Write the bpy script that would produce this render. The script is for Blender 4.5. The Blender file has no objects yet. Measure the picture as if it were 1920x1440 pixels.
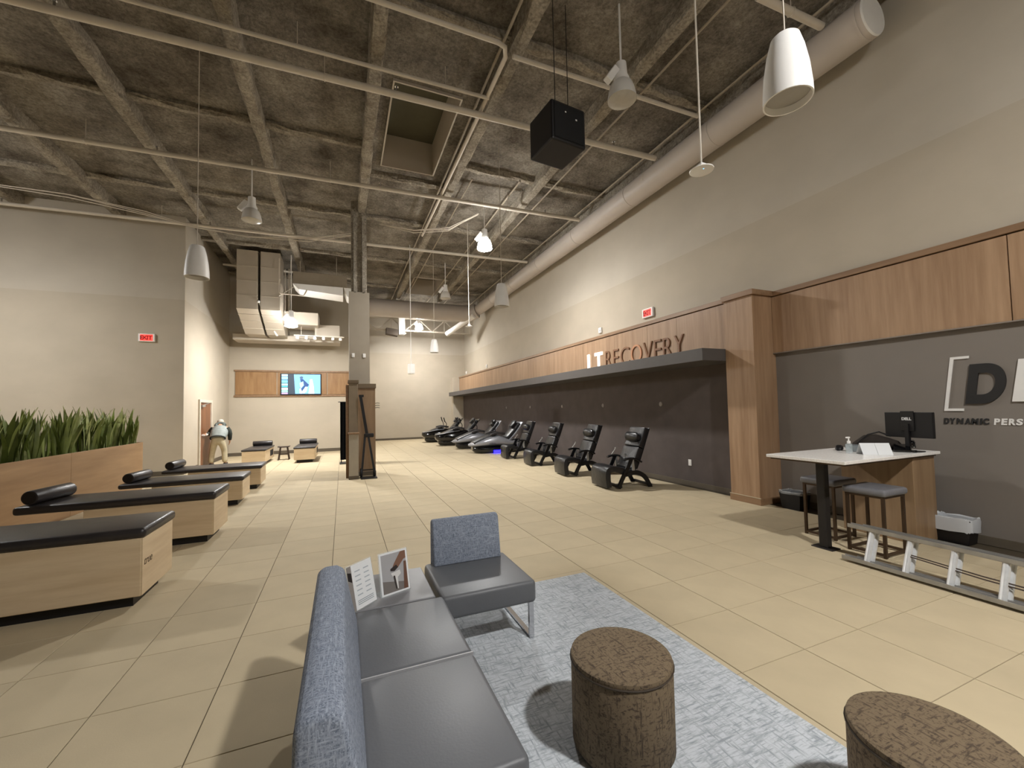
import bpy, bmesh, math, random
from mathutils import Vector, Matrix
R = math.radians
random.seed(7)
SC = bpy.context.scene
COL = SC.collection

# ------------------------------------------------------------------ camera
def cam_axes(yaw=R(22.448), pit=R(2.323), rol=R(-1.152)):
    f = Vector((math.sin(yaw)*math.cos(pit), math.cos(yaw)*math.cos(pit), math.sin(pit)))
    r0 = Vector((math.cos(yaw), -math.sin(yaw), 0)); u0 = r0.cross(f)
    r = math.cos(rol)*r0 + math.sin(rol)*u0
    u = -math.sin(rol)*r0 + math.cos(rol)*u0
    return r, u, f
CR, CU, CF = cam_axes()
FPX, CXP, CYP, CAMH = 767.6, 959.5, 733.9, 1.70
cd = bpy.data.cameras.new('camera'); cam = bpy.data.objects.new('camera', cd); COL.objects.link(cam)
m = Matrix.Identity(4)
for i in range(3):
    m[i][0] = CR[i]; m[i][1] = CU[i]; m[i][2] = -CF[i]
m[2][3] = CAMH
cam.matrix_world = m
cd.sensor_width = 36; cd.lens = FPX/1920*36
cd.shift_x = (960-CXP)/1920; cd.shift_y = (CYP-720)/1920
cd.clip_start = .05; cd.clip_end = 200
SC.camera = cam
def proj(p):
    d = Vector(p)-Vector((0, 0, CAMH)); z = d.dot(CF)
    if z < .05: return None
    return CXP+FPX*d.dot(CR)/z, CYP-FPX*d.dot(CU)/z, z

# ------------------------------------------------------------------ world, exposure
w = bpy.data.worlds.new('world'); SC.world = w; w.use_nodes = True
w.node_tree.nodes['Background'].inputs[0].default_value = (.9, .85, .75, 1)
w.node_tree.nodes['Background'].inputs[1].default_value = .02
vs = SC.view_settings
vs.view_transform = 'Standard'; vs.look = 'None'; vs.exposure = 0.12; vs.gamma = 1; vs.use_curve_mapping = False
LAMP_COL = (1.0, .985, .955)
LENS_S, REFL_S = 1020.0, 85.0   # downward lens and glowing side of the lit lamps

# ------------------------------------------------------------------ materials
def lin(h):
    if isinstance(h, str):
        h = h.lstrip('#'); c = [int(h[i:i+2], 16)/255 for i in (0, 2, 4)]
    else: c = [v/255 for v in h]
    return tuple(v/12.92 if v <= .04045 else ((v+.055)/1.055)**2.4 for v in c)+(1,)
MATS = {}
def nt(name):
    mt = bpy.data.materials.new(name); mt.use_nodes = True
    return mt, mt.node_tree.nodes, mt.node_tree.links, mt.node_tree.nodes['Principled BSDF']
def ramp(N, stops):
    r = N.new('ShaderNodeValToRGB'); e = r.color_ramp.elements
    e[0].position, e[0].color = stops[0]; e[1].position, e[1].color = stops[-1]
    for p, c in stops[1:-1]:
        q = e.new(p); q.color = c
    return r
def mapping(N, L, scale=(1, 1, 1), rot=(0, 0, 0), coord='Object'):
    tc = N.new('ShaderNodeTexCoord'); mp = N.new('ShaderNodeMapping')
    mp.inputs['Scale'].default_value = scale; mp.inputs['Rotation'].default_value = rot
    L.new(tc.outputs[coord], mp.inputs[0]); return mp
def noise(N, L, mp, sc, det=4, rough=.55):
    n = N.new('ShaderNodeTexNoise'); n.inputs['Scale'].default_value = sc
    n.inputs['Detail'].default_value = det; n.inputs['Roughness'].default_value = rough
    if mp: L.new(mp.outputs[0], n.inputs['Vector'])
    return n
def bump(N, L, src, b, strength, dist):
    bp = N.new('ShaderNodeBump'); bp.inputs['Strength'].default_value = strength; bp.inputs['Distance'].default_value = dist
    L.new(src, bp.inputs['Height']); L.new(bp.outputs[0], b.inputs['Normal'])
def mat(name, col, rough=.6, metal=0, var=.08, nscale=6, bmp=0, bscale=40, spec=.4, coat=0, rand=0, scale=(1, 1, 1)):
    if name in MATS: return MATS[name]
    mt, N, L, b = nt(name); c = lin(col)
    b.inputs['Roughness'].default_value = rough; b.inputs['Metallic'].default_value = metal
    b.inputs['Specular IOR Level'].default_value = spec; b.inputs['Coat Weight'].default_value = coat
    mp = mapping(N, L, scale)
    n = noise(N, L, mp, nscale)
    r = ramp(N, [(.25, tuple(v*(1-var) for v in c[:3])+(1,)), (.75, tuple(min(1, v*(1+var)) for v in c[:3])+(1,))])
    L.new(n.outputs['Fac'], r.inputs[0]); out = r.outputs[0]
    if rand:
        oi = N.new('ShaderNodeObjectInfo'); mr = N.new('ShaderNodeMapRange')
        mr.inputs['To Min'].default_value = 1-rand; mr.inputs['To Max'].default_value = 1+rand
        L.new(oi.outputs['Random'], mr.inputs[0])
        mx = N.new('ShaderNodeVectorMath'); mx.operation = 'SCALE'
        L.new(out, mx.inputs[0]); L.new(mr.outputs[0], mx.inputs['Scale']); out = mx.outputs[0]
    L.new(out, b.inputs['Base Color'])
    if bmp:
        n2 = noise(N, L, mp, bscale, 3); bump(N, L, n2.outputs['Fac'], b, bmp, .02)
    MATS[name] = mt; return mt
def emit(name, col, s):
    if name in MATS: return MATS[name]
    mt, N, L, b = nt(name); c = lin(col)
    b.inputs['Base Color'].default_value = c; b.inputs['Emission Color'].default_value = c; b.inputs['Emission Strength'].default_value = s
    MATS[name] = mt; return mt
def wood(name, c1, c2, scale=(1, 1, 1), rough=.45, g=7):
    """grain runs along the axis with the smallest scale"""
    if name in MATS: return MATS[name]
    mt, N, L, b = nt(name); mp = mapping(N, L, scale)
    n1 = noise(N, L, mp, g, 6, .6); n2 = noise(N, L, mp, g*.35, 3, .5)
    mx = N.new('ShaderNodeMath'); mx.operation = 'ADD'
    L.new(n1.outputs['Fac'], mx.inputs[0]); L.new(n2.outputs['Fac'], mx.inputs[1])
    hf = N.new('ShaderNodeMath'); hf.operation = 'MULTIPLY'; hf.inputs[1].default_value = .5; L.new(mx.outputs[0], hf.inputs[0])
    r = ramp(N, [(.34, lin(c1)), (.66, lin(c2))]); L.new(hf.outputs[0], r.inputs[0])
    L.new(r.outputs[0], b.inputs['Base Color']); b.inputs['Roughness'].default_value = rough
    bump(N, L, n1.outputs['Fac'], b, .08, .01)
    MATS[name] = mt; return mt
def weave(name, cols, sx, sy, sz, g=1.0, rough=.9, bmp=.4, contrast=(.4, .62)):
    """crossed short strokes: two noises stretched along two axes"""
    if name in MATS: return MATS[name]
    mt, N, L, b = nt(name)
    ma = mapping(N, L, sx); mb = mapping(N, L, sy); mc = mapping(N, L, sz)
    a = noise(N, L, ma, g, 3, .6); c = noise(N, L, mb, g, 3, .6); e = noise(N, L, mc, g, 3, .6)
    m1 = N.new('ShaderNodeMath'); m1.operation = 'MAXIMUM'; L.new(a.outputs['Fac'], m1.inputs[0]); L.new(c.outputs['Fac'], m1.inputs[1])
    m2 = N.new('ShaderNodeMath'); m2.operation = 'MAXIMUM'; L.new(m1.outputs[0], m2.inputs[0]); L.new(e.outputs['Fac'], m2.inputs[1])
    r = ramp(N, [(contrast[0], lin(cols[0])), (contrast[1], lin(cols[1]))]); L.new(m2.outputs[0], r.inputs[0])
    L.new(r.outputs[0], b.inputs['Base Color']); b.inputs['Roughness'].default_value = rough
    b.inputs['Specular IOR Level'].default_value = .2
    bump(N, L, m2.outputs[0], b, bmp, .004)
    MATS[name] = mt; return mt
def fireproof(name, c1, c2, sc=2.2):
    if name in MATS: return MATS[name]
    mt, N, L, b = nt(name); mp = mapping(N, L)
    n1 = noise(N, L, mp, sc, 8, .65); n2 = noise(N, L, mp, 22, 5, .7)
    r = ramp(N, [(.32, lin(c1)), (.7, lin(c2))]); L.new(n1.outputs['Fac'], r.inputs[0])
    r2 = ramp(N, [(.35, (.55, .55, .55, 1)), (.65, (1.1, 1.1, 1.1, 1))]); L.new(n2.outputs['Fac'], r2.inputs[0])
    mx = N.new('ShaderNodeMix'); mx.data_type = 'RGBA'; mx.blend_type = 'MULTIPLY'; mx.inputs[0].default_value = 1
    L.new(r.outputs[0], mx.inputs[6]); L.new(r2.outputs[0], mx.inputs[7]); L.new(mx.outputs[2], b.inputs['Base Color'])
    b.inputs['Roughness'].default_value = .95; b.inputs['Specular IOR Level'].default_value = .1
    bump(N, L, n2.outputs['Fac'], b, .9, .06)
    MATS[name] = mt; return mt
def wallmat(name, c_low, c_high, zline):
    """two paint tones meeting at a level line, faint roller mottling"""
    mt, N, L, b = nt(name)
    g = N.new('ShaderNodeNewGeometry'); sx = N.new('ShaderNodeSeparateXYZ'); L.new(g.outputs['Position'], sx.inputs[0])
    gt = N.new('ShaderNodeMath'); gt.operation = 'GREATER_THAN'; gt.inputs[1].default_value = zline; L.new(sx.outputs[2], gt.inputs[0])
    mx = N.new('ShaderNodeMix'); mx.data_type = 'RGBA'; L.new(gt.outputs[0], mx.inputs[0])
    mx.inputs[6].default_value = lin(c_low); mx.inputs[7].default_value = lin(c_high)
    n = noise(N, L, mapping(N, L, (1, 1, 1.4)), 1.1, 5, .55)
    r = ramp(N, [(.3, (.95, .95, .95, 1)), (.7, (1.04, 1.04, 1.04, 1))]); L.new(n.outputs['Fac'], r.inputs[0])
    m2 = N.new('ShaderNodeMix'); m2.data_type = 'RGBA'; m2.blend_type = 'MULTIPLY'; m2.inputs[0].default_value = 1
    L.new(mx.outputs[2], m2.inputs[6]); L.new(r.outputs[0], m2.inputs[7]); L.new(m2.outputs[2], b.inputs['Base Color'])
    b.inputs['Roughness'].default_value = .8; b.inputs['Specular IOR Level'].default_value = .2
    MATS[name] = mt; return mt
def glassy(name, col, alpha, rough=.05):
    if name in MATS: return MATS[name]
    mt, N, L, b = nt(name); b.inputs['Base Color'].default_value = lin(col)
    b.inputs['Roughness'].default_value = rough; b.inputs['Alpha'].default_value = alpha
    MATS[name] = mt; return mt

M_WALL = wallmat('wall_paint', '#b8ae9d', '#beb6a8', 5.0)
M_DARKWALL = mat('dark_wall_paint', '#5b5350', .85, var=.1, nscale=3, spec=.15)
M_GREYWALL = mat('grey_wall_paint', '#7e7770', .8, var=.04, nscale=2, spec=.2)
M_TILE = mat('rubber_tile', '#bbac8f', .75, var=.07, nscale=2.5, bmp=.05, bscale=120, spec=.25, rand=.035)
M_GROUT = mat('joint_dark', '#463c2d', .9)
M_DECK = fireproof('ceiling_deck_spray', '#665e54', '#b6aea1', 1.1)
M_BEAM = fireproof('beam_fireproofing', '#9a9082', '#cbc2b2', 3)
M_PIPE = mat('painted_pipe', '#cdc4b6', .55, var=.06)
M_DUCT = mat('painted_duct', '#c3bab2', .45, var=.03, nscale=3)
M_HVAC = mat('sheet_metal_painted', '#b5ab9c', .5, var=.05, nscale=2)
M_WOODV = wood('veneer_vertical', '#8f7054', '#ad8e70', (9, 9, .6), .42, 2.2)
M_WOODCAP = wood('veneer_cap', '#7c6047', '#9a7b5d', (9, .6, 9), .42, 2.2)
M_WOODTV = wood('veneer_panel', '#84603c', '#a27f57', (6, 6, .8), .45, 2.2)
M_OAKX = wood('oak_long', '#c8b08e', '#dfcbaa', (.7, 6, 6), .5, 2.4)
M_OAKY = wood('oak_deep', '#c8b08e', '#dfcbaa', (6, .7, 6), .5, 2.4)
M_PLANTER = wood('planter_veneer', '#8c6c4a', '#a98862', (3, .5, 5), .5, 2)
M_TAUPE = mat('taupe_paint', '#9c9284', .7, var=.05)
M_TRIM = mat('taupe_base', '#5e5548', .7)
M_BLACKV = mat('black_vinyl', '#2a2626', .38, var=.1, bmp=.08, bscale=60, spec=.5)
M_BLACK = mat('black_plastic', '#141315', .45, var=.1)
M_GLOSS = mat('black_gloss', '#0b0b0d', .12, var=.05, coat=.6)
M_SHELF = mat('shelf_grey', '#55514f', .6, var=.04)
M_WHITE = mat('white_plastic', '#efedea', .45, var=.02)
M_CHROME = mat('chrome', '#cfcfd2', .12, 1, var=.02)
M_ALU = mat('aluminium', '#eceef0', .3, .45, var=.08, nscale=15)
M_ALUD = mat('aluminium_worn', '#a9a7a3', .4, .55, var=.15, nscale=12)
M_BRONZE = mat('bronze_tube', '#4d3d2e', .45, .5)
M_GREYV = mat('grey_vinyl', '#606266', .47, var=.04, nscale=3, bmp=.04, bscale=90, spec=.5)
M_TWEED = weave('blue_grey_tweed', ('#5a6271', '#9aa2b0'), (12, 90, 90), (90, 12, 90), (90, 90, 12), 1.6, contrast=(.42, .68))
M_RUG = weave('rug_crosshatch', ('#c2c7cc', '#93999f'), (6, 46, 10), (46, 6, 10), (9, 60, 30), 1.5, contrast=(.5, .68))
M_OTT = weave('brown_crosshatch', ('#72634f', '#4b4035'), (13, 75, 75), (75, 13, 75), (75, 75, 13), 1.0, contrast=(.55, .66))
M_QUARTZ = mat('white_quartz', '#efece8', .25, var=.12, nscale=60, spec=.5)
M_LEAF = mat('snake_leaf', '#667236', .5, var=.45, nscale=9, scale=(1, 1, .35), rand=.35)
M_LEAF2 = mat('snake_leaf_light', '#a0a66c', .5, var=.35, nscale=9, rand=.3)
M_SOIL = mat('soil', '#241a10', .95)
M_PAPER = mat('paper', '#e6e8ea', .7, var=.02)

# ------------------------------------------------------------------ shapes: each returns (verts, faces)
def box(x0, x1, y0, y1, z0, z1):
    v = [(x, y, z) for x in (x0, x1) for y in (y0, y1) for z in (z0, z1)]
    return v, [(0, 1, 3, 2), (4, 6, 7, 5), (0, 4, 5, 1), (2, 3, 7, 6), (0, 2, 6, 4), (1, 5, 7, 3)]
def frombm(bm):
    bm.verts.index_update()
    v = [tuple(q.co) for q in bm.verts]; f = [tuple(q.index for q in p.verts) for p in bm.faces]; bm.free(); return v, f
def tobm(s):
    bm = bmesh.new(); vv = [bm.verts.new(p) for p in s[0]]
    for f in s[1]:
        try: bm.faces.new([vv[i] for i in f])
        except ValueError: pass
    bmesh.ops.recalc_face_normals(bm, faces=bm.faces); return bm
def bev(s, r, seg=2, ang=25):
    bm = tobm(s)
    ed = [e for e in bm.edges if len(e.link_faces) == 2 and e.calc_face_angle(0) > R(ang)]
    bmesh.ops.bevel(bm, geom=ed, offset=r, segments=seg, profile=.5, affect='EDGES', clamp_overlap=True)
    return frombm(bm)
def rbox(x0, x1, y0, y1, z0, z1, r=.01, seg=2): return bev(box(x0, x1, y0, y1, z0, z1), r, seg)
def frame_of(d):
    d = d.normalized(); a = Vector((0, 0, 1)) if abs(d.z) < .9 else Vector((1, 0, 0))
    u = d.cross(a).normalized(); return u, d.cross(u)
def tube(pts, r, n=8, cap=True):
    pts = [Vector(p) for p in pts]; rr = r if isinstance(r, (list, tuple)) else [r]*len(pts)
    v = []; f = []; u = None
    for i, p in enumerate(pts):
        d = (pts[min(i+1, len(pts)-1)]-pts[max(i-1, 0)]).normalized()
        if u is None: u, w_ = frame_of(d)
        else:
            u = (u-d*u.dot(d)).normalized(); w_ = d.cross(u)
        k = 1.0
        for j in range(n):
            a = 2*math.pi*j/n; v.append(tuple(p+(u*math.cos(a)+w_*math.sin(a))*rr[i]*k))
    for i in range(len(pts)-1):
        for j in range(n):
            f.append((i*n+j, i*n+(j+1) % n, (i+1)*n+(j+1) % n, (i+1)*n+j))
    if cap: f.append(tuple(range(n))[::-1]); f.append(tuple((len(pts)-1)*n+j for j in range(n)))
    return v, f
def cyl(p0, p1, r0, r1=None, n=16): return tube([p0, p1], [r0, r0 if r1 is None else r1], n)
def lathe(prof, c=(0, 0, 0), n=24):
    v = []; f = []
    for r, z in prof:
        for j in range(n):
            a = 2*math.pi*j/n; v.append((c[0]+r*math.cos(a), c[1]+r*math.sin(a), c[2]+z))
    for i in range(len(prof)-1):
        for j in range(n): f.append((i*n+j, i*n+(j+1) % n, (i+1)*n+(j+1) % n, (i+1)*n+j))
    if prof[0][0] > 1e-4: f.append(tuple(range(n))[::-1])
    if prof[-1][0] > 1e-4: f.append(tuple((len(prof)-1)*n+j for j in range(n)))
    return v, f
def prism(poly, ax, a0, a1):
    """polygon in the two other axes (order xyz), extruded along ax"""
    def P(p, a):
        q = list(p); q.insert(ax, a); return tuple(q)
    n = len(poly); v = [P(p, a0) for p in poly]+[P(p, a1) for p in poly]
    f = [tuple(range(n))[::-1], tuple(range(n, 2*n))]+[(i, (i+1) % n, n+(i+1) % n, n+i) for i in range(n)]
    return v, f
def bar(p0, p1, w_, h):
    p0 = Vector(p0); p1 = Vector(p1); u, v_ = frame_of(p1-p0); v = []
    for p in (p0, p1):
        for a, b in ((-1, -1), (1, -1), (1, 1), (-1, 1)): v.append(tuple(p+u*a*w_/2+v_*b*h/2))
    return v, [(0, 3, 2, 1), (4, 5, 6, 7), (0, 1, 5, 4), (1, 2, 6, 5), (2, 3, 7, 6), (3, 0, 4, 7)]
def join(*S):
    v = []; f = []
    for s in S:
        o = len(v); v += list(s[0]); f += [tuple(i+o for i in q) for q in s[1]]
    return v, f
def xf(s, mtx): return [tuple(mtx @ Vector(p)) for p in s[0]], s[1]
def lumpy(x0, x1, y0, y1, z0, z1, step, amp, rnd):
    """box cut into segments along its long axis, vertices pushed about: sprayed fireproofing"""
    ax = 0 if (x1-x0) > (y1-y0) else 1
    L0, L1 = (x0, x1) if ax == 0 else (y0, y1); a0, a1 = (y0, y1) if ax == 0 else (x0, x1)
    n = max(2, int((L1-L0)/step)); v = []; f = []; k = 8
    sec = [(a0, z1), (a0-.0, (z0+z1)/2), (a0, z0+.04), (a0+.03, z0), (a1-.03, z0), (a1, z0+.04), (a1, (z0+z1)/2), (a1, z1)]
    for i in range(n+1):
        t = L0+(L1-L0)*i/n
        for j, (a, z) in enumerate(sec):
            da = rnd.uniform(-amp, amp); dz = rnd.uniform(-amp, amp) if j not in (0, 7) else 0
            v.append((t, a+da, z+dz) if ax == 0 else (a+da, t, z+dz))
    for i in range(n):
        for j in range(k-1): f.append((i*k+j, i*k+j+1, (i+1)*k+j+1, (i+1)*k+j))
    f.append(tuple(range(k))); f.append(tuple(n*k+j for j in range(k)))
    return v, f

def mesh(name, s, mt, smooth=False):
    me = bpy.data.meshes.new(name); me.from_pydata([tuple(p) for p in s[0]], [], [tuple(q) for q in s[1]])
    bm = bmesh.new(); bm.from_mesh(me); bmesh.ops.recalc_face_normals(bm, faces=bm.faces); bm.to_mesh(me); bm.free()
    me.materials.append(mt)
    if smooth:
        for p in me.polygons: p.use_smooth = True
        try: me.set_sharp_from_angle(angle=R(40))
        except Exception: pass
    return me
def obj(name, s, mt, parent=None, smooth=False, label=None, loc=None):
    me = s if isinstance(s, bpy.types.Mesh) else mesh(name, s, mt, smooth)
    o = bpy.data.objects.new(name, me); COL.objects.link(o)
    if parent: o.parent = parent
    if loc: o.location = loc
    if label: o['label'] = label
    return o
def parts(name, shapes, mt, parent, smooth=False):
    return [obj(name, q, mt, parent, smooth) for q in shapes]
def tag(o, label, cat, group=None):
    o['label'] = label; o['category'] = cat
    if group: o['group'] = group
    return o
def thing(name, label, cat, loc=(0, 0, 0), rz=0, group=None):
    o = bpy.data.objects.new(name, None); COL.objects.link(o); o.location = loc; o.rotation_euler = (0, 0, rz)
    o.empty_display_size = .1
    return tag(o, label, cat, group)
def struct(name, s, mt, label=None, smooth=False):
    o = obj(name, s, mt, None, smooth); o['kind'] = 'structure'
    if label: o['label'] = label
    return o
def copy_tree(o, parent=None):
    c = o.copy(); COL.objects.link(c)
    if parent: c.parent = parent
    for ch in list(o.children): copy_tree(ch, c)
    return c
_dg = None
def text_mesh(txt, size, extrude, mt, shear=0, offset=0, spacing=1):
    cu = bpy.data.curves.new('lettering', 'FONT'); cu.body = txt; cu.size = size; cu.extrude = extrude
    cu.shear = shear; cu.offset = offset; cu.space_character = spacing
    o = bpy.data.objects.new('lettering', cu); COL.objects.link(o)
    dg = bpy.context.evaluated_depsgraph_get(); me = bpy.data.meshes.new_from_object(o.evaluated_get(dg))
    bpy.data.objects.remove(o); bpy.data.curves.remove(cu); me.materials.clear(); me.materials.append(mt); return me
def letter(txt, box_y, z0, z1, x, mt, parent, depth=.02, bold=0, shear=0, name='letter', label=None):
    """a letter standing on a wall that faces -x; box_y = (left, right) in world y, left is the larger"""
    me = text_mesh(txt, 1, .5, mt, shear, bold)
    xs = [q.co.x for q in me.vertices]; ys = [q.co.y for q in me.vertices]
    ax, bx_ = min(xs), max(xs); ay, by = min(ys), max(ys)
    for q in me.vertices:
        u = (q.co.x-ax)/(bx_-ax); v_ = (q.co.y-ay)/(by-ay); d = q.co.z
        q.co = (x-(d+.5)*depth, box_y[0]+(box_y[1]-box_y[0])*u, z0+(z1-z0)*v_)
    return obj(name, me, mt, parent, label=label)

# ================================================================== THE SETTING
CZ = 7.43                                   # underside of the roof deck
YF, YT, YL, XS, XW = 24.4, 19.4, 14.37, -4.2, 6.95
fl = struct('floor', box(-11, 7.1, -16, 24.6, -.1, -.006), M_GROUT, 'beige rubber tile floor with thin dark joints')
# square tiles, joints on the lines read from the photograph
TS, TX0, TY0 = .61, 2.326, 1.306
def tile_mesh():
    h = TS/2-.0017; hx = TS/2-.0028; c = .0025
    v = [(-hx, -h, -.006), (hx, -h, -.006), (hx, h, -.006), (-hx, h, -.006), (-hx, -h, -.002), (hx, -h, -.002), (hx, h, -.002), (-hx, h, -.002),
         (-hx+c, -h+c, 0), (hx-c, -h+c, 0), (hx-c, h-c, 0), (-hx+c, h-c, 0)]
    f = [(i, (i+1) % 4, 4+(i+1) % 4, 4+i) for i in range(4)]+[(4+i, 4+(i+1) % 4, 8+(i+1) % 4, 8+i) for i in range(4)]+[(8, 9, 10, 11)]
    return v, f
tiles = []
for i in range(-22, 8):
    for j in range(-29, 39):
        x = TX0+TS*(i+.5); y = TY0+TS*(j+.5)
        if x < -10.8 or x > 6.9 or y < -15.8 or y > 24.3: continue
        if y > YL+.1 and x < XS-.1: continue
        if y > YT+.1 and x < .6: continue
        p = proj((x, y, 0)); vis = p and -60 < p[0] < 1980 and 700 < p[1] < 1500
        tiles.append((0 if vis else 1, math.hypot(x, y), x, y))
tiles.sort()
tm = mesh('tile', tile_mesh(), M_TILE)
for k, (a, d, x, y) in enumerate(tiles[:300]): obj('tile', tm, None, fl, loc=(x, y, 0))
rest = obj('tile_field', join(*[xf(tile_mesh(), Matrix.Translation((x, y, 0))) for a, d, x, y in tiles[300:]]), M_TILE, fl); rest['kind'] = 'stuff'

struct('wall_right', box(XW, 7.15, -16, 24.6, 0, 7.7), M_WALL, 'tall greige wall above the wooden header')
struct('wall_right_lower', box(6.935, XW-.0005, -16, 4.80, 0, 2.6), M_GREYWALL, 'dark grey painted wall behind the desk')
struct('wall_alcove', box(6.72, XW-.0005, 5.3, 23.9, 0, 2.6), M_DARKWALL, 'dark brown recessed wall behind the recliners')
struct('wall_far', box(.7, 7.1, YF, YF+.2, 0, 7.7), M_WALL, 'pale greige far end wall')
struct('wall_return', box(.7, .85, YT, YF, 0, 7.7), M_WALL)
struct('wall_television', box(XS, .85, YT, YT+.2, 0, 7.7), M_WALL, 'pale greige wall carrying the television')
struct('wall_side', box(XS-.2, XS, YL, YT+.2, 0, 7.7), M_WALL, 'pale greige side wall with the door')
struct('wall_left', box(-11, XS-.2, YL, YL+.2, 0, 7.7), M_WALL, 'greige wall behind the planter with lighter upper band')
M_WALLD = mat('unseen_wall_darkened', '#6d6458', .85, var=.05, nscale=2)  # tone of the unseen walls, made darker to cut bounced light
struct('wall_outer', box(-11.2, -11, -16, 14.6, 0, 7.7), M_WALLD)
struct('wall_behind', box(-11, 7.1, -16.2, -16, 0, 7.7), M_WALLD)
# baseboards
for nm, b in (('baseboard_alcove', (6.70, 6.72, 5.33, 23.9, 0, .1)), ('baseboard_right', (6.915, 6.935, -16, 4.78, 0, .1)), ('baseboard_far', (.85, 6.7, YF-.02, YF, 0, .11)),
              ('baseboard_television', (XS, .85, YT-.02, YT, 0, .13)), ('baseboard_side', (XS, XS+.02, 17.0, YT-.02, 0, .13)), ('baseboard_left', (-11, XS, YL-.02, YL, 0, .13))):
    struct(nm, box(*b), M_TRIM)
struct('baseboard_side_near', box(XS, XS+.02, YL, 15.62, 0, .13), M_TRIM)

# ---- ceiling: deck with two hatches, beams, ribs, conduits
H1 = (.82, 2.06, 7.05, 9.7); H2 = (2.85, 4.3, 17.6, 20.2)
def deck():
    xs = sorted({-11, 7.1, H1[0], H1[1], H2[0], H2[1]}); ys = sorted({-16, 24.6, H1[2], H1[3], H2[2], H2[3]}); S = []
    for a, b in zip(xs, xs[1:]):
        for c, d in zip(ys, ys[1:]):
            if any(h[0] <= a < h[1] and h[2] <= c < h[3] for h in (H1, H2)): continue
            S.append(box(a, b, c, d, CZ, CZ+.12))
    return join(*S)
ce = struct('ceiling', deck(), M_DECK, 'dark roof deck with sprayed fireproofing')
rnd = random.Random(3)
BX = [-9.75, -7.7, -5.65, -3.62, -1.48, .5, 2.5, 4.52, 6.62]
for x in BX:
    obj('beam', lumpy(x-.105, x+.105, -16, 24.3, CZ-.29, CZ, .3, .018, rnd), M_BEAM, ce)
for y in (-14.8, -11.4, -8, -4.6, -1.2, 2.2, 5.6, 9.05, 12.45, 15.8, 19.2, 22.6):
    for a, b in zip(BX, BX[1:]):
        yy = y+1.05 if (abs(y-9.05) < .1 and abs(a-.5) < .1) else y
        if abs(y-19.2) < .1 and 2 < a < 4: continue
        obj('rib', lumpy(a+.09, b-.09, yy-.075, yy+.075, CZ-.12, CZ, .2, .025, rnd), M_BEAM, ce)
for x, y0, y1, r in ((2.92, 9.3, 24, .018), (4.05, 9, 24, .02), (4.95, 2, 24, .02), (6.3, 1, 24, .022), (2.28, 4.4, 24, .022)):
    obj('conduit', cyl((x, y0, CZ-.14-r), (x, y1, CZ-.14-r), r, n=6), mat('conduit_paint', '#a69b8a', .7), ce)
for h, c in ((H1, '#54503f'), (H2, '#7a6f5e')):
    x0, x1, y0, y1 = h; t = .03
    tq = obj('hatch', join(box(x0, x0+t, y0, y1, CZ-.05, CZ+.8), box(x1-t, x1, y0, y1, CZ-.05, CZ+.8), box(x0+t, x1-t, y0, y0+t, CZ-.05, CZ+.8), box(x0+t, x1-t, y1-t, y1, CZ-.05, CZ+.8)), M_HVAC, ce)
    obj('hatch_lid', box(x0+t, x1-t, y0+t, y1-t, CZ+.72, CZ+.79), mat('hatch_lid_paint'+c[1:], c, .7), tq)
# steel columns that stand on the wrapped column
obj('steel_column', join(lumpy(.22, .62, 11.75, 11.86, 4.9, CZ, .3, .02, rnd), xf(join(box(.28, .34, 11.7, 11.95, 4.9, CZ-.4), box(.5, .56, 11.7, 11.95, 4.9, CZ-.4)), Matrix.Identity(4))), M_BEAM, ce)

# ---- wooden header, pilaster, shelf
CAPZ = 3.62
tr = struct('trim_header_desk', box(6.90, XW, -16, 4.78, 2.56, 3.53), M_WOODCAP, 'walnut veneer header above the grey desk wall')
for a, b in ((-16, -12.1), (-12.09, -8.8), (-8.79, -6.1), (-6.09, -3.4), (-3.39, -.65), (-.64, 2.04), (2.05, 4.775)):
    obj('veneer_panel', rbox(6.878, 6.899, a, b, 2.56, 3.525, .002, 1), M_WOODV, tr)
obj('cap_rail', rbox(6.86, XW, -16, 4.78, 3.54, CAPZ, .004, 1), M_WOODCAP, tr)
obj('lower_edge', box(6.87, 6.9345, -16, 4.78, 2.545, 2.559), mat('edge_strip', '#8a8078', .6), tr)
tr = struct('trim_header_alcove', box(6.50, XW, 5.33, 23.9, 2.5, 3.53), M_WOODCAP, 'long walnut veneer header above the recliner alcove')
y = 5.335
k = 0
while y < 23.85:
    wd = (1.22, .9, 1.22, 1.5)[k % 4]; e = min(y+wd-.004, 23.895)
    obj('veneer_panel', rbox(6.478, 6.499, y, e, 2.5, 3.525, .002, 1), M_WOODV, tr); y += wd; k += 1
obj('cap_rail', rbox(6.455, XW, 5.33, 23.9, 3.54, CAPZ, .004, 1), M_WOODCAP, tr)
struct('trim_shelf', rbox(5.84, 6.72, 5.335, 23.92, 2.47, 2.69, .006, 1), M_SHELF, 'long dark grey ledge below the lettered header')
tr = struct('trim_pilaster', box(6.40, XW, 4.78, 5.33, 0, CAPZ-.02), M_WOODV, 'walnut veneer pilaster between desk wall and alcove')
obj('cap_rail', rbox(6.36, XW, 4.74, 5.36, 3.54, CAPZ+.01, .004, 1), M_WOODCAP, tr)
obj('base_strip', rbox(6.385, XW, 4.765, 5.345, 0, .11, .003, 1), M_WOODCAP, tr)
obj('light_edge', box(6.381, 6.40, 4.762, 5.348, .11, .12), mat('edge_light', '#b9aa90', .5), tr)
tr = struct('trim_far_pilaster', box(6.1, XW, 23.92, YF, 0, CAPZ), M_WALL, 'pale pilaster closing the far end of the alcove')
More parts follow.
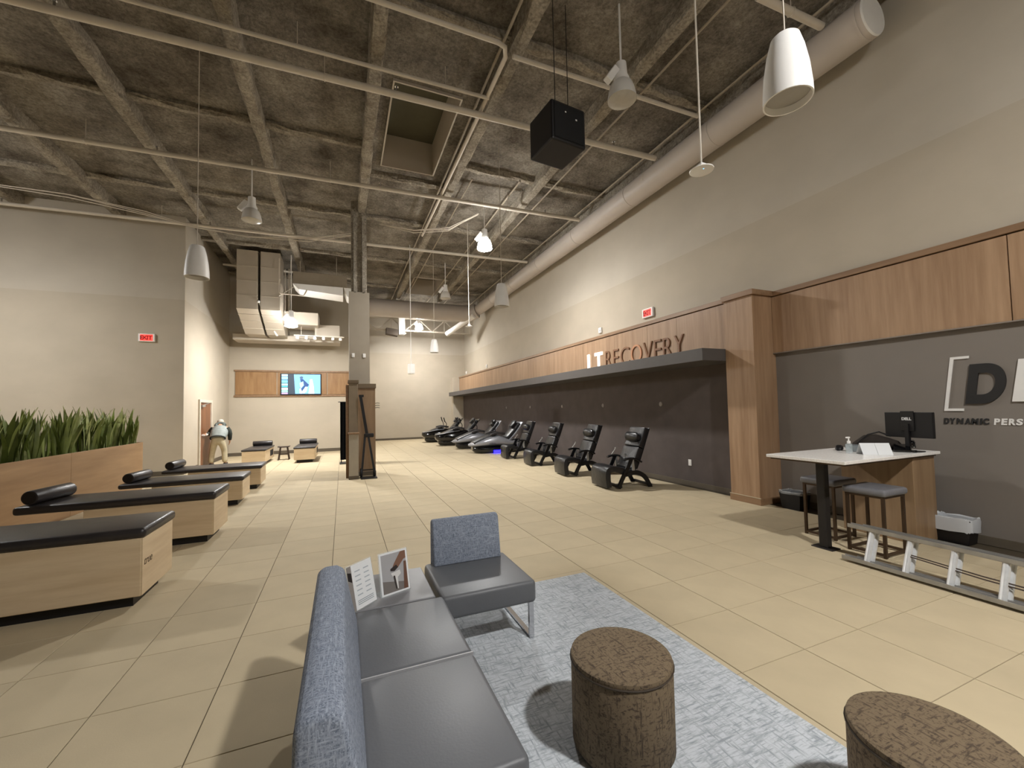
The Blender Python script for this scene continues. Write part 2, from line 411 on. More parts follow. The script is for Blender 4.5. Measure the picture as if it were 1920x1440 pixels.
# wrapped column with its panelling
struct('trim_column', box(.16, .68, 11.7, 12.25, 0, 4.92), mat('column_paint', '#9b9182', .8, var=.05, nscale=3), 'greige wrapped column in the middle of the hall')
pt = thing('wood_partition', 'taupe and brown panelled screen posts at the foot of the column', 'partition', (.1, 11.0, 0))
obj('newel_post', rbox(.04, .26, 0, .2, 0, 1.12, .006, 1), mat('newel_paint', '#a39a8b', .7, var=.07), pt)
obj('newel_cap', rbox(.015, .285, -.02, .22, 1.12, 1.16, .006, 1), M_WOODCAP, pt)
obj('newel_base', rbox(.032, .268, -.008, .21, 0, .09, .004, 1), M_TRIM, pt)
obj('tall_post', rbox(.04, .26, .24, .46, 0, 2.42, .006, 1), mat('post_paint', '#80725f', .6, var=.1, nscale=4), pt)
obj('post_cap', rbox(.02, .28, .22, .48, 2.42, 2.5, .006, 1), mat('post_cap_paint', '#6a5b48', .6), pt)
obj('side_board', rbox(-.03, .039, .3, .5, 0, 2.38, .004, 1), M_WOODCAP, pt)
obj('panel', rbox(.262, .70, .46, .68, .12, 2.30, .004, 1), wood('screen_wood', '#7c634a', '#947a5d', (5, 5, .7), .55, 2.2), pt)
obj('panel_head', rbox(.255, .72, .44, .69, 2.30, 2.42, .006, 1), mat('post_cap_paint', '#6a5b48', .6), pt)
obj('panel_foot', rbox(.262, .71, .45, .69, 0, .12, .004, 1), M_TRIM, pt)
for x in (.26, .54):
    tag(obj('switch_plate', join(rbox(x-.035, x+.035, 11.685, 11.699, 3.14, 3.25, .004, 1), box(x-.008, x+.008, 11.68, 11.686, 3.18, 3.21)), M_WHITE),
        '%s white switch plate high on the greige column' % ('left' if x < .4 else 'right'), 'switch plate', 'switch plates on the column')
# door in the side wall
dr = struct('door_1', box(XS-.03, XS+.012, 15.74, 16.9, .01, 2.08), wood('door_wood', '#6b4327', '#86583a', (6, 6, .7), .4, 2.2), 'brown wooden door in the side wall')
obj('door_frame', join(box(XS, XS+.05, 15.64, 15.74, 0, 2.17), box(XS, XS+.05, 16.9, 17.0, 0, 2.17), box(XS, XS+.05, 15.74, 16.9, 2.08, 2.17)), mat('door_frame_paint', '#c9bfae', .6), dr)
obj('door_closer', join(rbox(XS+.013, XS+.08, 15.8, 16.1, 1.93, 2.0, .006, 1), bar((XS+.07, 15.95, 2.0), (XS+.07, 16.5, 2.06), .02, .015)), M_ALUD, dr)
obj('door_handle', join(cyl((XS+.012, 16.0, 1.02), (XS+.07, 16.0, 1.02), .03), bar((XS+.065, 16.0, 1.02), (XS+.065, 16.13, 1.02), .022, .022)), M_ALU, dr)

# ================================================================== CEILING SERVICES
dt = thing('round_duct', 'long painted round duct along the top of the right wall', 'duct', (6.5, 2.95, 6.80))
DR = .265
prof = [(DR*.9, 0), (DR, .015)]
S = [tube([(0, 0, 0), (0, .02, 0)], [DR*.96, DR], 32), ]
obj('pipe_wall', tube([(0, .02, 0), (0, 17.0, 0)], DR, 32), M_DUCT, dt, True)
obj('end_cap', S[0], M_WHITE, dt, True)
parts('collar', [tube([(0, q, 0), (0, q+.03, 0)], DR+.006, 32) for q in (.08, 2.45, 4.9, 7.35, 9.8, 12.25, 14.7)], M_DUCT, dt, True)
for q in (1.2, 4.2, 7.2, 10.2, 13.2):
    obj('hanger_strap', join(tube([(DR*.99*math.cos(a)*1.01, q, DR*1.01*math.sin(a)) for a in [R(t) for t in range(-10, 191, 20)]], .008, 5), cyl((0, q, DR), (0, q, CZ-6.8-.02), .006, n=6)), M_PIPE, dt)
bd = thing('branch_duct', 'thick round duct crossing the hall at the far end', 'duct', (.86, 20.3, 6.62))
obj('pipe_wall', tube([(0, 0, 0), (4.9, 0, 0), (5.3, -.08, .03), (5.56, -.3, .12)], [.42, .42, .40, .36], 28), M_DUCT, bd, True)
parts('collar', [tube([(q, 0, 0), (q+.03, 0, 0)], .428, 28) for q in (.9, 2.2, 3.5, 4.8)], M_DUCT, bd, True)
sd = thing('small_duct', 'short thin white duct slanting down near the far truss', 'duct', (6.2, 19.85, 6.45))
obj('pipe_wall', tube([(0, 0, 0), (-.95, 1.75, -.66)], .14, 20), M_WHITE, sd, True)
obj('end_cap', tube([(-.95, 1.75, -.66), (-.97, 1.79, -.675)], [.147, .14], 20), M_WHITE, sd, True)
# sprinkler pipes
PZ = 6.98
for k, (x0, ya, x1, yb, r, lab) in enumerate(((-11, 7.15, 6.2, 6.70, .055, 'thick white sprinkler main crossing closest to the camera'), (-11, 10.4, 6.2, 9.75, .048, 'white sprinkler pipe passing below the roof hatch'),
                                         (-11, 14.0, 6.2, 13.3, .045, 'white sprinkler pipe crossing just in front of the left wall top'), (-3.9, 17.05, .3, 17.3, .04, 'thin sprinkler pipe in front of the rectangular ducts'),
                                         (5.0, 3.46, 6.25, 3.43, .05, 'short pipe meeting the duct near its white end'))):
    p = thing('sprinkler_pipe', lab, 'pipe', (0, 0, PZ), 0, 'sprinkler pipes')
    obj('pipe_run', cyl((x0, ya, 0), (x1, yb, 0), r, n=12), M_PIPE, p, True)
    n = max(1, int((x1-x0)/4))
    for q in range(n):
        t = (q+.5)/n; x = x0+(x1-x0)*t; y = ya+(yb-ya)*t
        obj('hanger', join(cyl((x, y, r), (x, y, CZ-PZ-.01), .007, n=6), tube([(x, y+r*1.1*math.cos(a), r*1.1*math.sin(a)) for a in [R(s_) for s_ in range(0, 361, 40)]], .008, 5)), M_PIPE, p)
        if k < 3: obj('sprinkler_head', join(cyl((x+1.1, y-.03, r), (x+1.1, y-.03, r+.07), .016, n=8), cyl((x+1.1, y-.03, r+.075), (x+1.1, y-.03, r+.08), .03, n=10)), M_CHROME, p)
p = thing('branch_pipe', 'painted pipe with an elbow turning along the ceiling by the roof hatch', 'pipe', (0, 0, 7.072))
obj('pipe_run', tube([(-1.2, 5.4, 0), (2.12, 5.4, 0), (2.25, 5.44, 0), (2.32, 5.6, 0), (2.32, 6.6, 0), (2.28, 12.5, 0)], .035, 12), M_PIPE, p, True)
p = thing('branch_pipe', 'thin pipe running from the elbow pipe to the hanging unlit lamp', 'pipe', (0, 0, 7.03))
obj('pipe_run', cyl((2.4, 5.5, 0), (6.1, 5.46, 0), .035, n=10), M_PIPE, p, True)
p = thing('branch_pipe', 'thin upper pipe running beside the sprinkler main', 'pipe', (0, 0, 7.05))
obj('pipe_run', cyl((-4.0, 6.55, 0), (2.35, 6.45, 0), .03, n=10), M_PIPE, p, True)
parts('hanger', [cyl((x, 6.5, 0), (x, 6.5, .48), .007, n=6) for x in (-3, -.6, 1.6)], M_PIPE, p)
# loose cables
for lab, pts in (('bundle of grey cables sagging across the left ceiling', [(-9, 12.8, 7.0), (-6, 12.7, 6.95), (-4.6, 12.9, 6.86), (-3.6, 12.9, 6.62), (-2.4, 12.9, 6.52), (-.9, 12.7, 6.62), (.5, 12.6, 6.95)]),
                 ('pale cable looped beside the lit lamp below the ceiling', [(1.0, 12.2, 7.1), (1.9, 11.7, 6.85), (2.8, 11.2, 6.85), (3.5, 10.6, 7.1)])):
    c = thing('cable', lab, 'cable')
    for q in range(3):
        obj('strand', tube([(a, b+.05*q, z_+.035*q*math.sin(i_*1.7+q)) for i_, (a, b, z_) in enumerate(pts)], .012, 5), M_PIPE, c)
# rectangular ducts before the television wall
rd = thing('rectangular_duct', 'two big rectangular sheet metal ducts bending down before the television wall', 'duct', (-2.6, 16, 5.2))
for x0, x1 in ((-.66, -.05), (.03, .62)):
    obj('riser', rbox(x0, x1, -.1, .8, 0, 2.0, .01, 1), M_HVAC, rd)
    parts('seam_rib', [box(x0-.008, x1+.008, -.108, .81, z, z+.02) for z in (.45, .95, 1.45)], M_HVAC, rd)
    obj('elbow', prism([(-.1, 0), (.8, 0), (2.6, -.28), (2.6, -.62), (1.3, -.62)], 0, x0, x1), M_HVAC, rd)
    parts('elbow_rib', [prism([(-.1+1.4*t-.02, -.62*t-.012), (-.1+1.4*t+.03, -.62*t-.034), (-.1+1.4*t+.04, -.62*t+.0), (-.1+1.4*t, -.62*t+.02)], 0, x0-.006, x1+.006) for t in (.2, .45, .75)], M_HVAC, rd)
obj('corner_brace', bar((-.02, -.14, .28), (.35, 1.3, -.64), .05, .05), M_WHITE, rd)
obj('side_outlet', rbox(.62, 1.75, .9, 2.0, -.25, .22, .01, 1), M_HVAC, rd)
obj('side_outlet', rbox(1.6, 2.5, 1.5, 2.3, -.62, -.1, .01, 1), M_HVAC, rd)
obj('bottom_run', rbox(-1.2, 2.5, 2.0, 2.9, -.72, -.5, .01, 1), M_HVAC, rd)
ah = thing('air_handler', 'pale boxy air handling unit hanging left of the column', 'air unit', (-1.6, 15.9, 6.05))
obj('casing', rbox(0, 1.75, 0, .9, .14, .58, .01, 1), mat('unit_grey', '#8f8474', .6), ah)
obj('drain_pan', prism([(0, .139), (1.62, .139), (1.62, -.16), (.18, -.05)], 1, -.02, .9), M_WHITE, ah)
obj('outlet', prism([(1.64, .139), (2.3, .139), (2.3, -.5), (1.75, -.16)], 1, 0, .9), M_WHITE, ah)
parts('hanger_rod', [cyl((x, .4, .58), (x, .4, 1.48), .012, n=6) for x in (.2, 1.4)], M_PIPE, ah)
pf = thing('pipe_frame', 'thin pipe frame hanging between the ducts and the air unit', 'pipe', (-2.0, 15.7, 5.75))
obj('rail', tube([(.02, 0, 1.2), (.02, 0, .02), (.08, 0, 0), (.75, 0, -.02), (.8, 0, .06), (.86, 0, .2)], .022, 8), M_PIPE, pf, True)
parts('brace', (cyl((.0, 0, -.1), (.45, .1, .3), .015, n=6), cyl((.3, .1, .9), (.3, .1, -.6), .014, n=6), cyl((.17, .2, .9), (.17, .2, -.6), .012, n=6)), M_PIPE, pf)
# spot track
tk = thing('spot_track', 'row of small white spotlights under the ducts by the television wall', 'track light', (-1.70, 17.3, 4.53))
obj('rail', box(0, 1.75, -.02, .02, .06, .1), M_PIPE, tk)
for x in (.12, .42, .72, 1.02, 1.35, 1.62):
    obj('spot_head', join(rbox(x-.05, x+.05, -.06, .04, -.06, .04, .01, 1), cyl((x, 0, .04), (x, 0, .07), .012, n=6)), M_WHITE, tk)
parts('stem', [cyl((x, 0, .1), (x, 0, .425), .01, n=6) for x in (.25, .75)], M_PIPE, tk)
# open web truss at the far end
ts = thing('roof_truss', 'pale open web steel truss across the far end', 'truss', (.86, 22.5, 5.95))
parts('top_chord', (box(0, 5.9, -.07, -.01, .68, .78), box(0, 5.9, .01, .07, .68, .78)), M_HVAC, ts)
parts('bottom_chord', (box(0, 5.9, -.06, -.01, 0, .08), box(0, 5.9, .01, .06, 0, .08)), M_HVAC, ts)
for q in range(8):
    a = .15+q*.72
    obj('web_bar', bar((a, 0, .68) if q % 2 == 0 else (a, 0, .08), (a+.66, 0, .08) if q % 2 == 0 else (a+.66, 0, .68), .05, .05), M_HVAC, ts)
    if q % 2: obj('web_bar', bar((a+.68, 0, .08), (a+.68, 0, .68), .04, .04), M_HVAC, ts)
pj = thing('ceiling_box', 'upright white box fixed to the far truss left of the lit lamp', 'electrical box', (2.75, 22.1, 5.72))
obj('casing', rbox(0, .32, 0, .3, 0, 1.0, .01, 1), M_WHITE, pj)
parts('bracket', (box(-.1, .42, .3, .34, .9, .94), box(-.1, .42, .3, .34, .1, .14)), M_HVAC, pj)
sb = thing('hanging_loudspeaker', 'dark wedge loudspeaker beside the white box on the far truss', 'speaker', (2.1, 22.1, 5.62))
obj('cabinet', bev(prism([(0, .1), (.6, 0), (.62, .35), (.02, .42)], 1, 0, .4), .01, 1), mat('speaker_brown', '#4c4238', .7), sb)
obj('bracket', bar((.3, .2, .38), (.3, .2, .75), .03, .03), M_HVAC, sb)

# high bay lamps
def high_bay(loc, lit, label, rod_top=CZ-.02, power=1.0):
    t = thing('high_bay_lamp', label, 'lamp', loc, 0, 'high bay lamps')
    h = rod_top-loc[2]
    obj('stem', cyl((0, 0, .52), (0, 0, h), .014, n=8), M_WHITE, t)
    obj('housing', lathe([(.03, .55), (.075, .53), (.085, .36), (.11, .30), (.11, .25)], n=20), M_WHITE, t, True)
    obj('junction_box', xf(rbox(-.05, .05, -.05, .05, -.14, .12, .01, 1), Matrix.Translation((-.16, 0, .33)) @ Matrix.Rotation(R(35), 4, 'Y')), M_WHITE, t)
    n = 28; v = []; f = []                                # fluted reflector
    prof = [(.11, .26), (.15, .22), (.178, .14), (.195, .05), (.20, 0)]
    for r_, z in prof:
        for j in range(n*2):
            a = math.pi*j/n; q = r_*(1.0 if j % 2 else .985); v.append((q*math.cos(a), q*math.sin(a), z))
    for i in range(len(prof)-1):
        for j in range(n*2): f.append((i*2*n+j, i*2*n+(j+1) % (2*n), (i+1)*2*n+(j+1) % (2*n), (i+1)*2*n+j))
    obj('reflector', (v, f), lampmat('lit_reflector', REFL_S*power) if lit else M_REFL, t, True)
    obj('lens', lathe([(.197, .002), (.15, -.02), (.08, -.032), (.0, -.036)], n=28), lampmat('lit_lens', LENS_S*power) if lit else M_LENS, t, True)
    return t
def lampmat(nm, s):
    mt, N, L, b = nt(nm); b.inputs['Base Color'].default_value = (.8, .8, .8, 1)
    b.inputs['Emission Color'].default_value = LAMP_COL+(1,); b.inputs['Emission Strength'].default_value = s; return mt
M_REFL = mat('prismatic_reflector', '#d8d5cf', .35, var=.03)
M_LENS = mat('prismatic_lens', '#b9b4aa', .25, var=.1, nscale=8)
high_bay((3.65, 4.55, 6.0), False, 'unlit high bay lamp nearest the camera beside the black cube')
high_bay((3.55, 10.3, 6.0), True, 'brightly lit high bay lamp in mid ceiling')
high_bay((3.7, 15.5, 6.0), False, 'small unlit high bay lamp above the far crossing duct')
high_bay((3.72, 21.6, 5.95), True, 'lit high bay lamp in front of the far truss', power=.85)
high_bay((-1.87, 10.5, 6.0), False, 'unlit high bay lamp on the left side of the ceiling')
high_bay((-1.63, 15.75, 4.65), True, 'lit high bay lamp hanging before the rectangular ducts', CZ-.3)
high_bay((3.0, -1.7, 6.0), True, 'lit high bay lamp behind the seating area', power=1.15)
high_bay((-8.5, 10.2, 6.0), True, 'lit high bay lamp above the far left of the hall')
# bell shaped pendant speakers
def pendant(loc, label, s=1.0):
    t = thing('pendant_speaker', label, 'speaker', loc, 0, 'pendant speakers')
    obj('shell', lathe([(.0, .47), (.075, .47), (.09, .455), (.115, .36), (.138, .22), (.15, .08), (.152, 0), (.142, 0), (.14, .06)], n=36), M_WHITE, t, True)
    obj('grille', lathe([(.139, .05), (0, .056)], n=28), mat('grille_white', '#a7a29a', .7), t)
    obj('cord', cyl((0, 0, .465), (0, 0, CZ-loc[2]-.02), .006, n=6), M_PIPE, t)
pendant((2.92, 1.84, 3.83), 'big white bell shaped pendant speaker nearest the camera')
pendant((3.02, 7.75, 3.78), 'white bell shaped pendant speaker in front of the round duct')
pendant((3.05, 14.6, 3.75), 'small distant white pendant speaker before the far wall')
pendant((-1.97, 7.22, 3.70), 'white bell shaped pendant speaker at the left wall corner')
# discs on rods
for lab, loc in (('white disc sensor on a long rod in front of the right wall', (3.27, 2.91, 3.98)), ('small distant white disc sensor on a rod near the duct elbow', (3.57, 11.95, 4.2))):
    t = thing('ceiling_sensor', lab, 'sensor', loc, 0, 'sensors on rods')
    obj('disc', lathe([(0, 0), (.09, .002), (.11, .012), (.112, .02), (.05, .03), (0, .03)], n=28), M_WHITE, t, True)
    obj('mount', rbox(-.035, .035, -.035, .035, .03, .08, .006, 1), M_WHITE, t)
    obj('rod', cyl((0, 0, .08), (0, 0, CZ-loc[2]-.02), .009, n=8), M_PIPE, t)
    obj('indicator', lathe([(0, -.004), (.006, -.002), (.006, .001)], (-.03, -.05, .002), 8), emit('blue_led', '#7fd0ff', 2), t)
t = thing('hanging_camera', 'small white box hanging on a rod before the far wall', 'camera', (2.16, 14.2, 2.93))
obj('body', xf(rbox(-.085, .085, -.12, .1, 0, .35, .03, 2), Matrix.Rotation(R(25), 4, 'Z')), M_WHITE, t)
obj('rod', cyl((0, 0, .35), (0, 0, CZ-2.95), .012, n=8), M_WHITE, t)
# black subwoofer cube
t = thing('subwoofer', 'black cube loudspeaker hanging below the roof deck', 'speaker', (2.75, 4.83, 5.17), R(6))
obj('cabinet', rbox(-.275, .275, -.275, .275, 0, .54, .025, 3), M_BLACK, t)
obj('grille', rbox(-.235, .235, -.285, -.276, .04, .50, .004, 1), mat('black_grille', '#0c0c0e', .8), t)
parts('badge', (box(-.07, -.05, -.291, -.2855, .40, .415), box(.10, .125, -.291, -.2855, .34, .358)), M_WHITE, t)
parts('suspension_wire', [cyl((x, 0, .54), (x, 0, 2.25), .006, n=6) for x in (-.02, .2)], M_BLACK, t)

# ================================================================== SIGNS AND WALL FITTINGS
def exit_sign(label, M4):
    t = thing('exit_sign', label, 'sign'); t.matrix_world = M4
    # local: x to the right along the wall, y out of the wall towards the viewer (negative), z up
    obj('housing', rbox(-.185, .185, -.06, 0, -.11, .11, .008, 2), M_WHITE, t)
    fc = obj('face', rbox(-.14, .14, -.064, -.0605, -.085, .085, .004, 1), emit('exit_face', '#ff3b30', 1.6), t)
    for ch, u in zip('EXIT', (-.10, -.04, .025, .085)):
        me = text_mesh(ch, .155, .002, mat('exit_letter', '#8a0d0a', .6), offset=.006)
        xs = [q.co.x for q in me.vertices]; cx = (min(xs)+max(xs))/2
        for q in me.vertices: q.co = (u+q.co.x-cx, -.066-q.co.z, q.co.y-.055)
        obj('letter', me, None, fc)
    return t
exit_sign('red lit exit sign on the greige wall above the planter', Matrix.Translation((-5.04, YL-.001, 3.86)))
exit_sign('red lit exit sign above the wooden alcove header', Matrix.Translation((XW-.001, 7.9, 3.96)) @ Matrix.Rotation(R(-90), 4, 'Z'))
for y, lab in ((9.93, 'small white wall box right above the alcove header lettering'), (20.1, 'tiny white wall box above the middle of the alcove header'), (23.9, 'tiny white wall box above the far end of the alcove header')):
    tag(obj('wall_box', join(rbox(6.90, XW-.0005, y-.07, y+.07, 3.82, 3.98, .01, 1), cyl((6.88, y, 3.9), (6.90, y, 3.9), .03))  , M_WHITE), lab, 'wall box', 'wall boxes above the alcove')
for k, y in enumerate((7.35, 9.6, 11.9, 14.4, 16.9)):
    tag(obj('wall_socket', join(lathe([(0, 0), (.05, 0), (.055, .008), (.055, .012)], n=16) and xf(lathe([(.055, 0), (.055, .01), (.045, .02), (.0, .022)], n=16), Matrix.Translation((6.72, y, 1.72)) @ Matrix.Rotation(R(-90), 4, 'Y'))), mat('socket_grey', '#8d8580', .5)),
        'small round grey socket on the dark alcove wall, %s from the wooden pilaster' % ('first', 'second', 'third', 'fourth', 'fifth')[k], 'socket', 'sockets on the alcove wall')
tag(obj('outlet_plate', join(rbox(6.708, 6.7195, 6.52, 6.6, .42, .55, .003, 1), box(6.704, 6.709, 6.54, 6.58, .45, .48), box(6.704, 6.709, 6.54, 6.58, .49, .52)), M_WHITE), 'small outlet plate low on the dark alcove wall near the pilaster', 'outlet')

# lettering on the header
sg = thing('header_lettering', 'LT RECOVERY lettering mounted on the walnut header over the alcove', 'sign', (0, 0, 0))
M_LTW = emit('lit_letter', '#fff6ea', 1.6); M_LTB = mat('letter_bronze', '#805a3e', .5, var=.06); M_LTO = mat('letter_bronze_lit', '#c08a64', .4, var=.05)
letter('L', (9.92, 9.62), 2.69, 3.17, 6.477, M_LTW, sg, .03, .02, label='white lit letter')
letter('T', (9.56, 9.20), 2.69, 3.17, 6.477, M_LTW, sg, .03, .02, label='white lit letter')
spans = [(9.06, 8.80), (8.72, 8.50), (8.42, 8.08), (8.02, 7.64), (7.58, 7.28), (7.22, 7.00), (6.94, 6.68), (6.62, 6.36)]
for ch, sp in zip('RECOVERY', spans):
    letter(ch, sp, 2.72, 3.15, 6.477, M_LTO if ch == 'O' else M_LTB, sg, .025, -.008)  # O gets a paler bronze: its lit look is put into the colour
# training logo on the grey wall
lg = thing('wall_logo', 'white bracket with big dark D and white P on the grey wall', 'sign')
M_LW = mat('logo_white', '#e2e0dd', .5, var=.02); M_LB = mat('logo_dark', '#262525', .6, var=.05)
XL = 6.934
def yzpoly(pts, x0, x1): return prism(pts, 0, x0, x1)
obj('bracket_left', yzpoly([(2.585, 2.215), (2.42, 2.215), (2.422, 2.185), (2.555, 2.185), (2.632, 1.585), (2.49, 1.585), (2.492, 1.555), (2.668, 1.555)], XL-.012, XL), M_LW, lg)
letter('D', (2.475, 2.135), 1.64, 2.11, XL, M_LB, lg, .02, .045, .18, 'letter', 'dark letter D')
letter('P', (2.10, 1.80), 1.66, 2.13, XL, M_LW, lg, .02, .045, .18, 'letter', 'white letter P')
letter('T', (1.76, 1.44), 1.66, 2.13, XL, M_LW, lg, .02, .045, .18, 'letter', 'white letter T')
obj('bracket_right', yzpoly([(1.12, 2.215), (1.29, 2.215), (1.292, 2.185), (1.155, 2.185), (1.232, 1.585), (1.37, 1.585), (1.372, 1.555), (1.2, 1.555)], XL-.012, XL), M_LW, lg)
def word(wd, y0, pitch, z0, z1, mt):
    y = y0
    for ch in wd:
        wdt = pitch*(1.15 if ch in 'MNO' else (.42 if ch == 'I' else .92))
        letter(ch, (y, y-wdt*.90), z0, z1, XL, mt, lg, .008, .045, .12); y -= wdt
    return y
y = word('DYNAMIC', 2.68, .062, 1.395, 1.468, M_LB)
y = word('PERSONAL', 2.255, .0615, 1.395, 1.468, M_LW)
word('TRAINING', y-.02, .062, 1.395, 1.468, M_LW)

# television on its panel
tp = thing('veneer_backboard', 'wide brown veneer board behind the television', 'wall board', (0, YT, 0))
PB = (-4.0, -2.52, -.62, .62)
for a, b in zip(PB, PB[1:]): obj('veneer_panel', rbox(a+.015, b-.015, -.035, -.0005, 2.45, 3.38, .003, 1), M_WOODTV, tp)
parts('rail', (rbox(-4.02, .64, -.05, -.0005, 3.39, 3.46, .004, 1), rbox(-4.02, .64, -.05, -.0005, 2.36, 2.44, .004, 1)), M_WOODCAP, tp)
tv = thing('television', 'wall television showing a blue picture of a crouching player', 'television', (-1.62, YT-.055, 2.88))
obj('casing', rbox(-.77, .77, -.05, .0, -.45, .45, .01, 2), M_BLACK, tv)
sc_ = obj('screen', rbox(-.745, .745, -.053, -.0505, -.42, .425, .001, 1), emit('screen_dark', '#2c3846', .9), tv)
def patch(pts, col, s, d=0, nm='picture_area'): obj(nm, prism(pts, 1, -.0542-d, -.0536-d), emit('screen_'+col[1:], col, s), sc_)
patch([(-.27, .41), (.735, .41), (.735, -.40), (-.22, -.40)], '#6fb2f2', 1.0)
patch([(-.06, .30), (.02, .34), (.08, .30), (.07, .24), (-.03, .22)], '#3d5a7a', .8, .001)
patch([(-.04, .22), (.06, .23), (.3, -.02), (.22, -.16), (.02, -.34), (-.06, -.2), (0, .02)], '#21457c', .8, .001)
patch([(-.07, .05), (.08, .12), (.1, -.05), (-.02, -.2)], '#9adbe8', .9, .002)
patch([(-.06, -.18), (0, -.2), (.04, -.39), (-.05, -.39)], '#e8f6ff', 1.1, .002)
patch([(.24, -.12), (.17, -.1), (.02, -.33), (.1, -.39), (.2, -.3)], '#e8f6ff', 1.1, .003)
patch([(.33, .2), (.42, .22), (.48, -.1), (.5, -.4), (.28, -.4), (.32, -.1)], '#d9efff', 1.1, .001)
for k, (a, b, c) in enumerate(((.41, .34, '#bfefff'), (.32, .2, '#8fdcf5'), (.17, .06, '#6fc5ee'), (.03, -.06, '#98e3f2'), (-.08, -.12, '#4ac0d0'), (-.15, -.24, '#f2ffff'), (-.26, -.33, '#8ef2c8'), (-.35, -.41, '#c79af0'))):
    patch([(-.72, a), (-.5, a), (-.5, b), (-.72, b)], c, .9)

# ================================================================== TREATMENT TABLES
def treatment_table(loc, rz, L, W, zt, pad, over, label, niche=False, mark=False):
    t = thing('treatment_table', label, 'table', loc, rz, 'padded treatment tables')
    zb = zt-pad
    obj('body', rbox(-L+over, -.02, .02, W-.02, .10, zb, .006, 1), M_OAKX, t)
    obj('plinth', box(-L+over+.1, -.1, .1, W-.1, 0, .10), M_BLACK, t)
    obj('end_panel', rbox(-.0195, -.012, .025, W-.025, .105, zb-.005, .002, 1), M_OAKY, t)
    obj('pad', rbox(-L, .012, 0, W, zb+.001, zt, min(.035, pad*.45), 3), M_BLACKV, t, True)
    if niche: obj('niche_shade_plate', rbox(-L+over+.12, -L+over+.8, -.002+.02, .03, .2, zb-.06, .004, 1), mat('niche_shade', '#1d1712', .9), t)  # flat dark plate, the shade inside the storage opening painted as colour
    if niche: obj('niche_shade_plate', rbox(-L+over+.12, -L+over+.8, W-.03, W-.018, .2, zb-.06, .004, 1), mat('niche_shade', '#1d1712', .9), t)
    if mark:
        me = text_mesh('true', .1, .0012, mat('mark_brown', '#4a3a2a', .7), shear=.3)
        for q in me.vertices: q.co = (-.0115+q.co.z, .05+q.co.x, zb-.25+q.co.y)
        obj('maker_mark', me, None, t, label='small dark script mark')
    return t
def bolster(loc, ln, rz, label, r=.085):
    t = thing('bolster', label, 'bolster', loc, rz, 'round bolsters')
    obj('roll', bev(cyl((0, -ln/2, r), (0, ln/2, r), r, n=24), .012, 2, 50), M_BLACKV, t, True)
    parts('end_disc', [cyl((0, s*(ln/2+.0005), r), (0, s*(ln/2+.003), r), r*.8, n=20) for s in (-1, 1)], M_BLACK, t)
treatment_table((-1.64, 4.66, 0), 0, 1.95, .74, .70, .09, .3, 'oak treatment table with black pad nearest the camera at left edge', mark=True)
treatment_table((-1.58, 6.60, 0), 0, 1.95, .76, .665, .10, .62, 'oak treatment table with black pad, second of the row by the planter')
treatment_table((-1.72, 9.02, 0), R(1.5), 1.8, .80, .535, .085, .45, 'oak treatment table with black pad, third of the row by the planter')
treatment_table((-1.70, 10.75, 0), R(1.5), 1.8, .82, .53, .075, .45, 'oak treatment table with black pad, farthest of the row by the planter')
treatment_table((-3.01, 15.42, 0), R(-90), 1.85, .70, .53, .06, .1, 'oak treatment table standing left of the stool near the television wall', True)
treatment_table((-1.54, 15.5, 0), R(-90), 1.9, .68, .53, .06, .1, 'oak treatment table standing right of the stool near the black curtain', True)
bolster((-3.38, 6.98, .666), .60, R(-8), 'black bolster on the second treatment table')
bolster((-3.38, 9.36, .536), .60, R(-6), 'black bolster on the third treatment table')
bolster((-3.38, 11.15, .531), .60, R(-4), 'black bolster on the farthest table of the planter row')
bolster((-2.66, 17.08, .531), .60, R(90), 'black bolster on the table left of the stool')
bolster((-1.2, 17.22, .531), .58, R(90), 'black bolster on the table right of the stool')
t = thing('wooden_stool', 'small dark wooden stool between the two far treatment tables', 'stool', (-1.97, 16.9, 0))
obj('seat', bev(prism([(-.19, .46), (-.1, .445), (.1, .445), (.19, .46), (.19, .5), (.1, .485), (-.1, .485), (-.19, .5)], 1, -.13, .13), .008, 1), mat('dark_walnut', '#3a2c22', .5), t)
for a in (-1, 1):
    for b in (-1, 1): obj('leg', bar((a*.11, b*.08, .45), (a*.17, b*.12, 0), .035, .035), mat('dark_walnut', '#3a2c22', .5), t)
parts('stretcher', [bar((-.145, b*.1, .2), (.145, b*.1, .2), .022, .022) for b in (-1, 1)], mat('dark_walnut', '#3a2c22', .5), t)
# black curtain stand
t = thing('curtain_screen', 'black curtain hanging on a stand behind the column', 'curtain', (.2, 14.55, 0))
v = []; f = []; n = 40
for i in range(n+1):
    x = -.28+i*.9/n; y = .045*math.sin(i*1.25)
    v += [(x, y, .12), (x, y*.7, 2.0), (x, y+.02, .12), (x, y*.7+.02, 2.0)]
for i in range(n):
    a = 4*i; f += [(a, a+1, a+5, a+4), (a+2, a+6, a+7, a+3), (a, a+4, a+6, a+2), (a+1, a+3, a+7, a+5)]
obj('curtain', (v, f), mat('black_cloth', '#0d0f12', .95, spec=.1), t, True)
obj('rod', cyl((-.34, .01, 2.01), (.66, .01, 2.01), .012, n=8), M_BLACK, t)
for x in (-.25, .6):
    obj('post', cyl((x, .05, .02), (x, .05, 2.0), .015, n=8), M_BLACK, t); obj('foot', rbox(x-.05, x+.14, -.22, .3, 0, .03, .006, 1), M_BLACK, t)
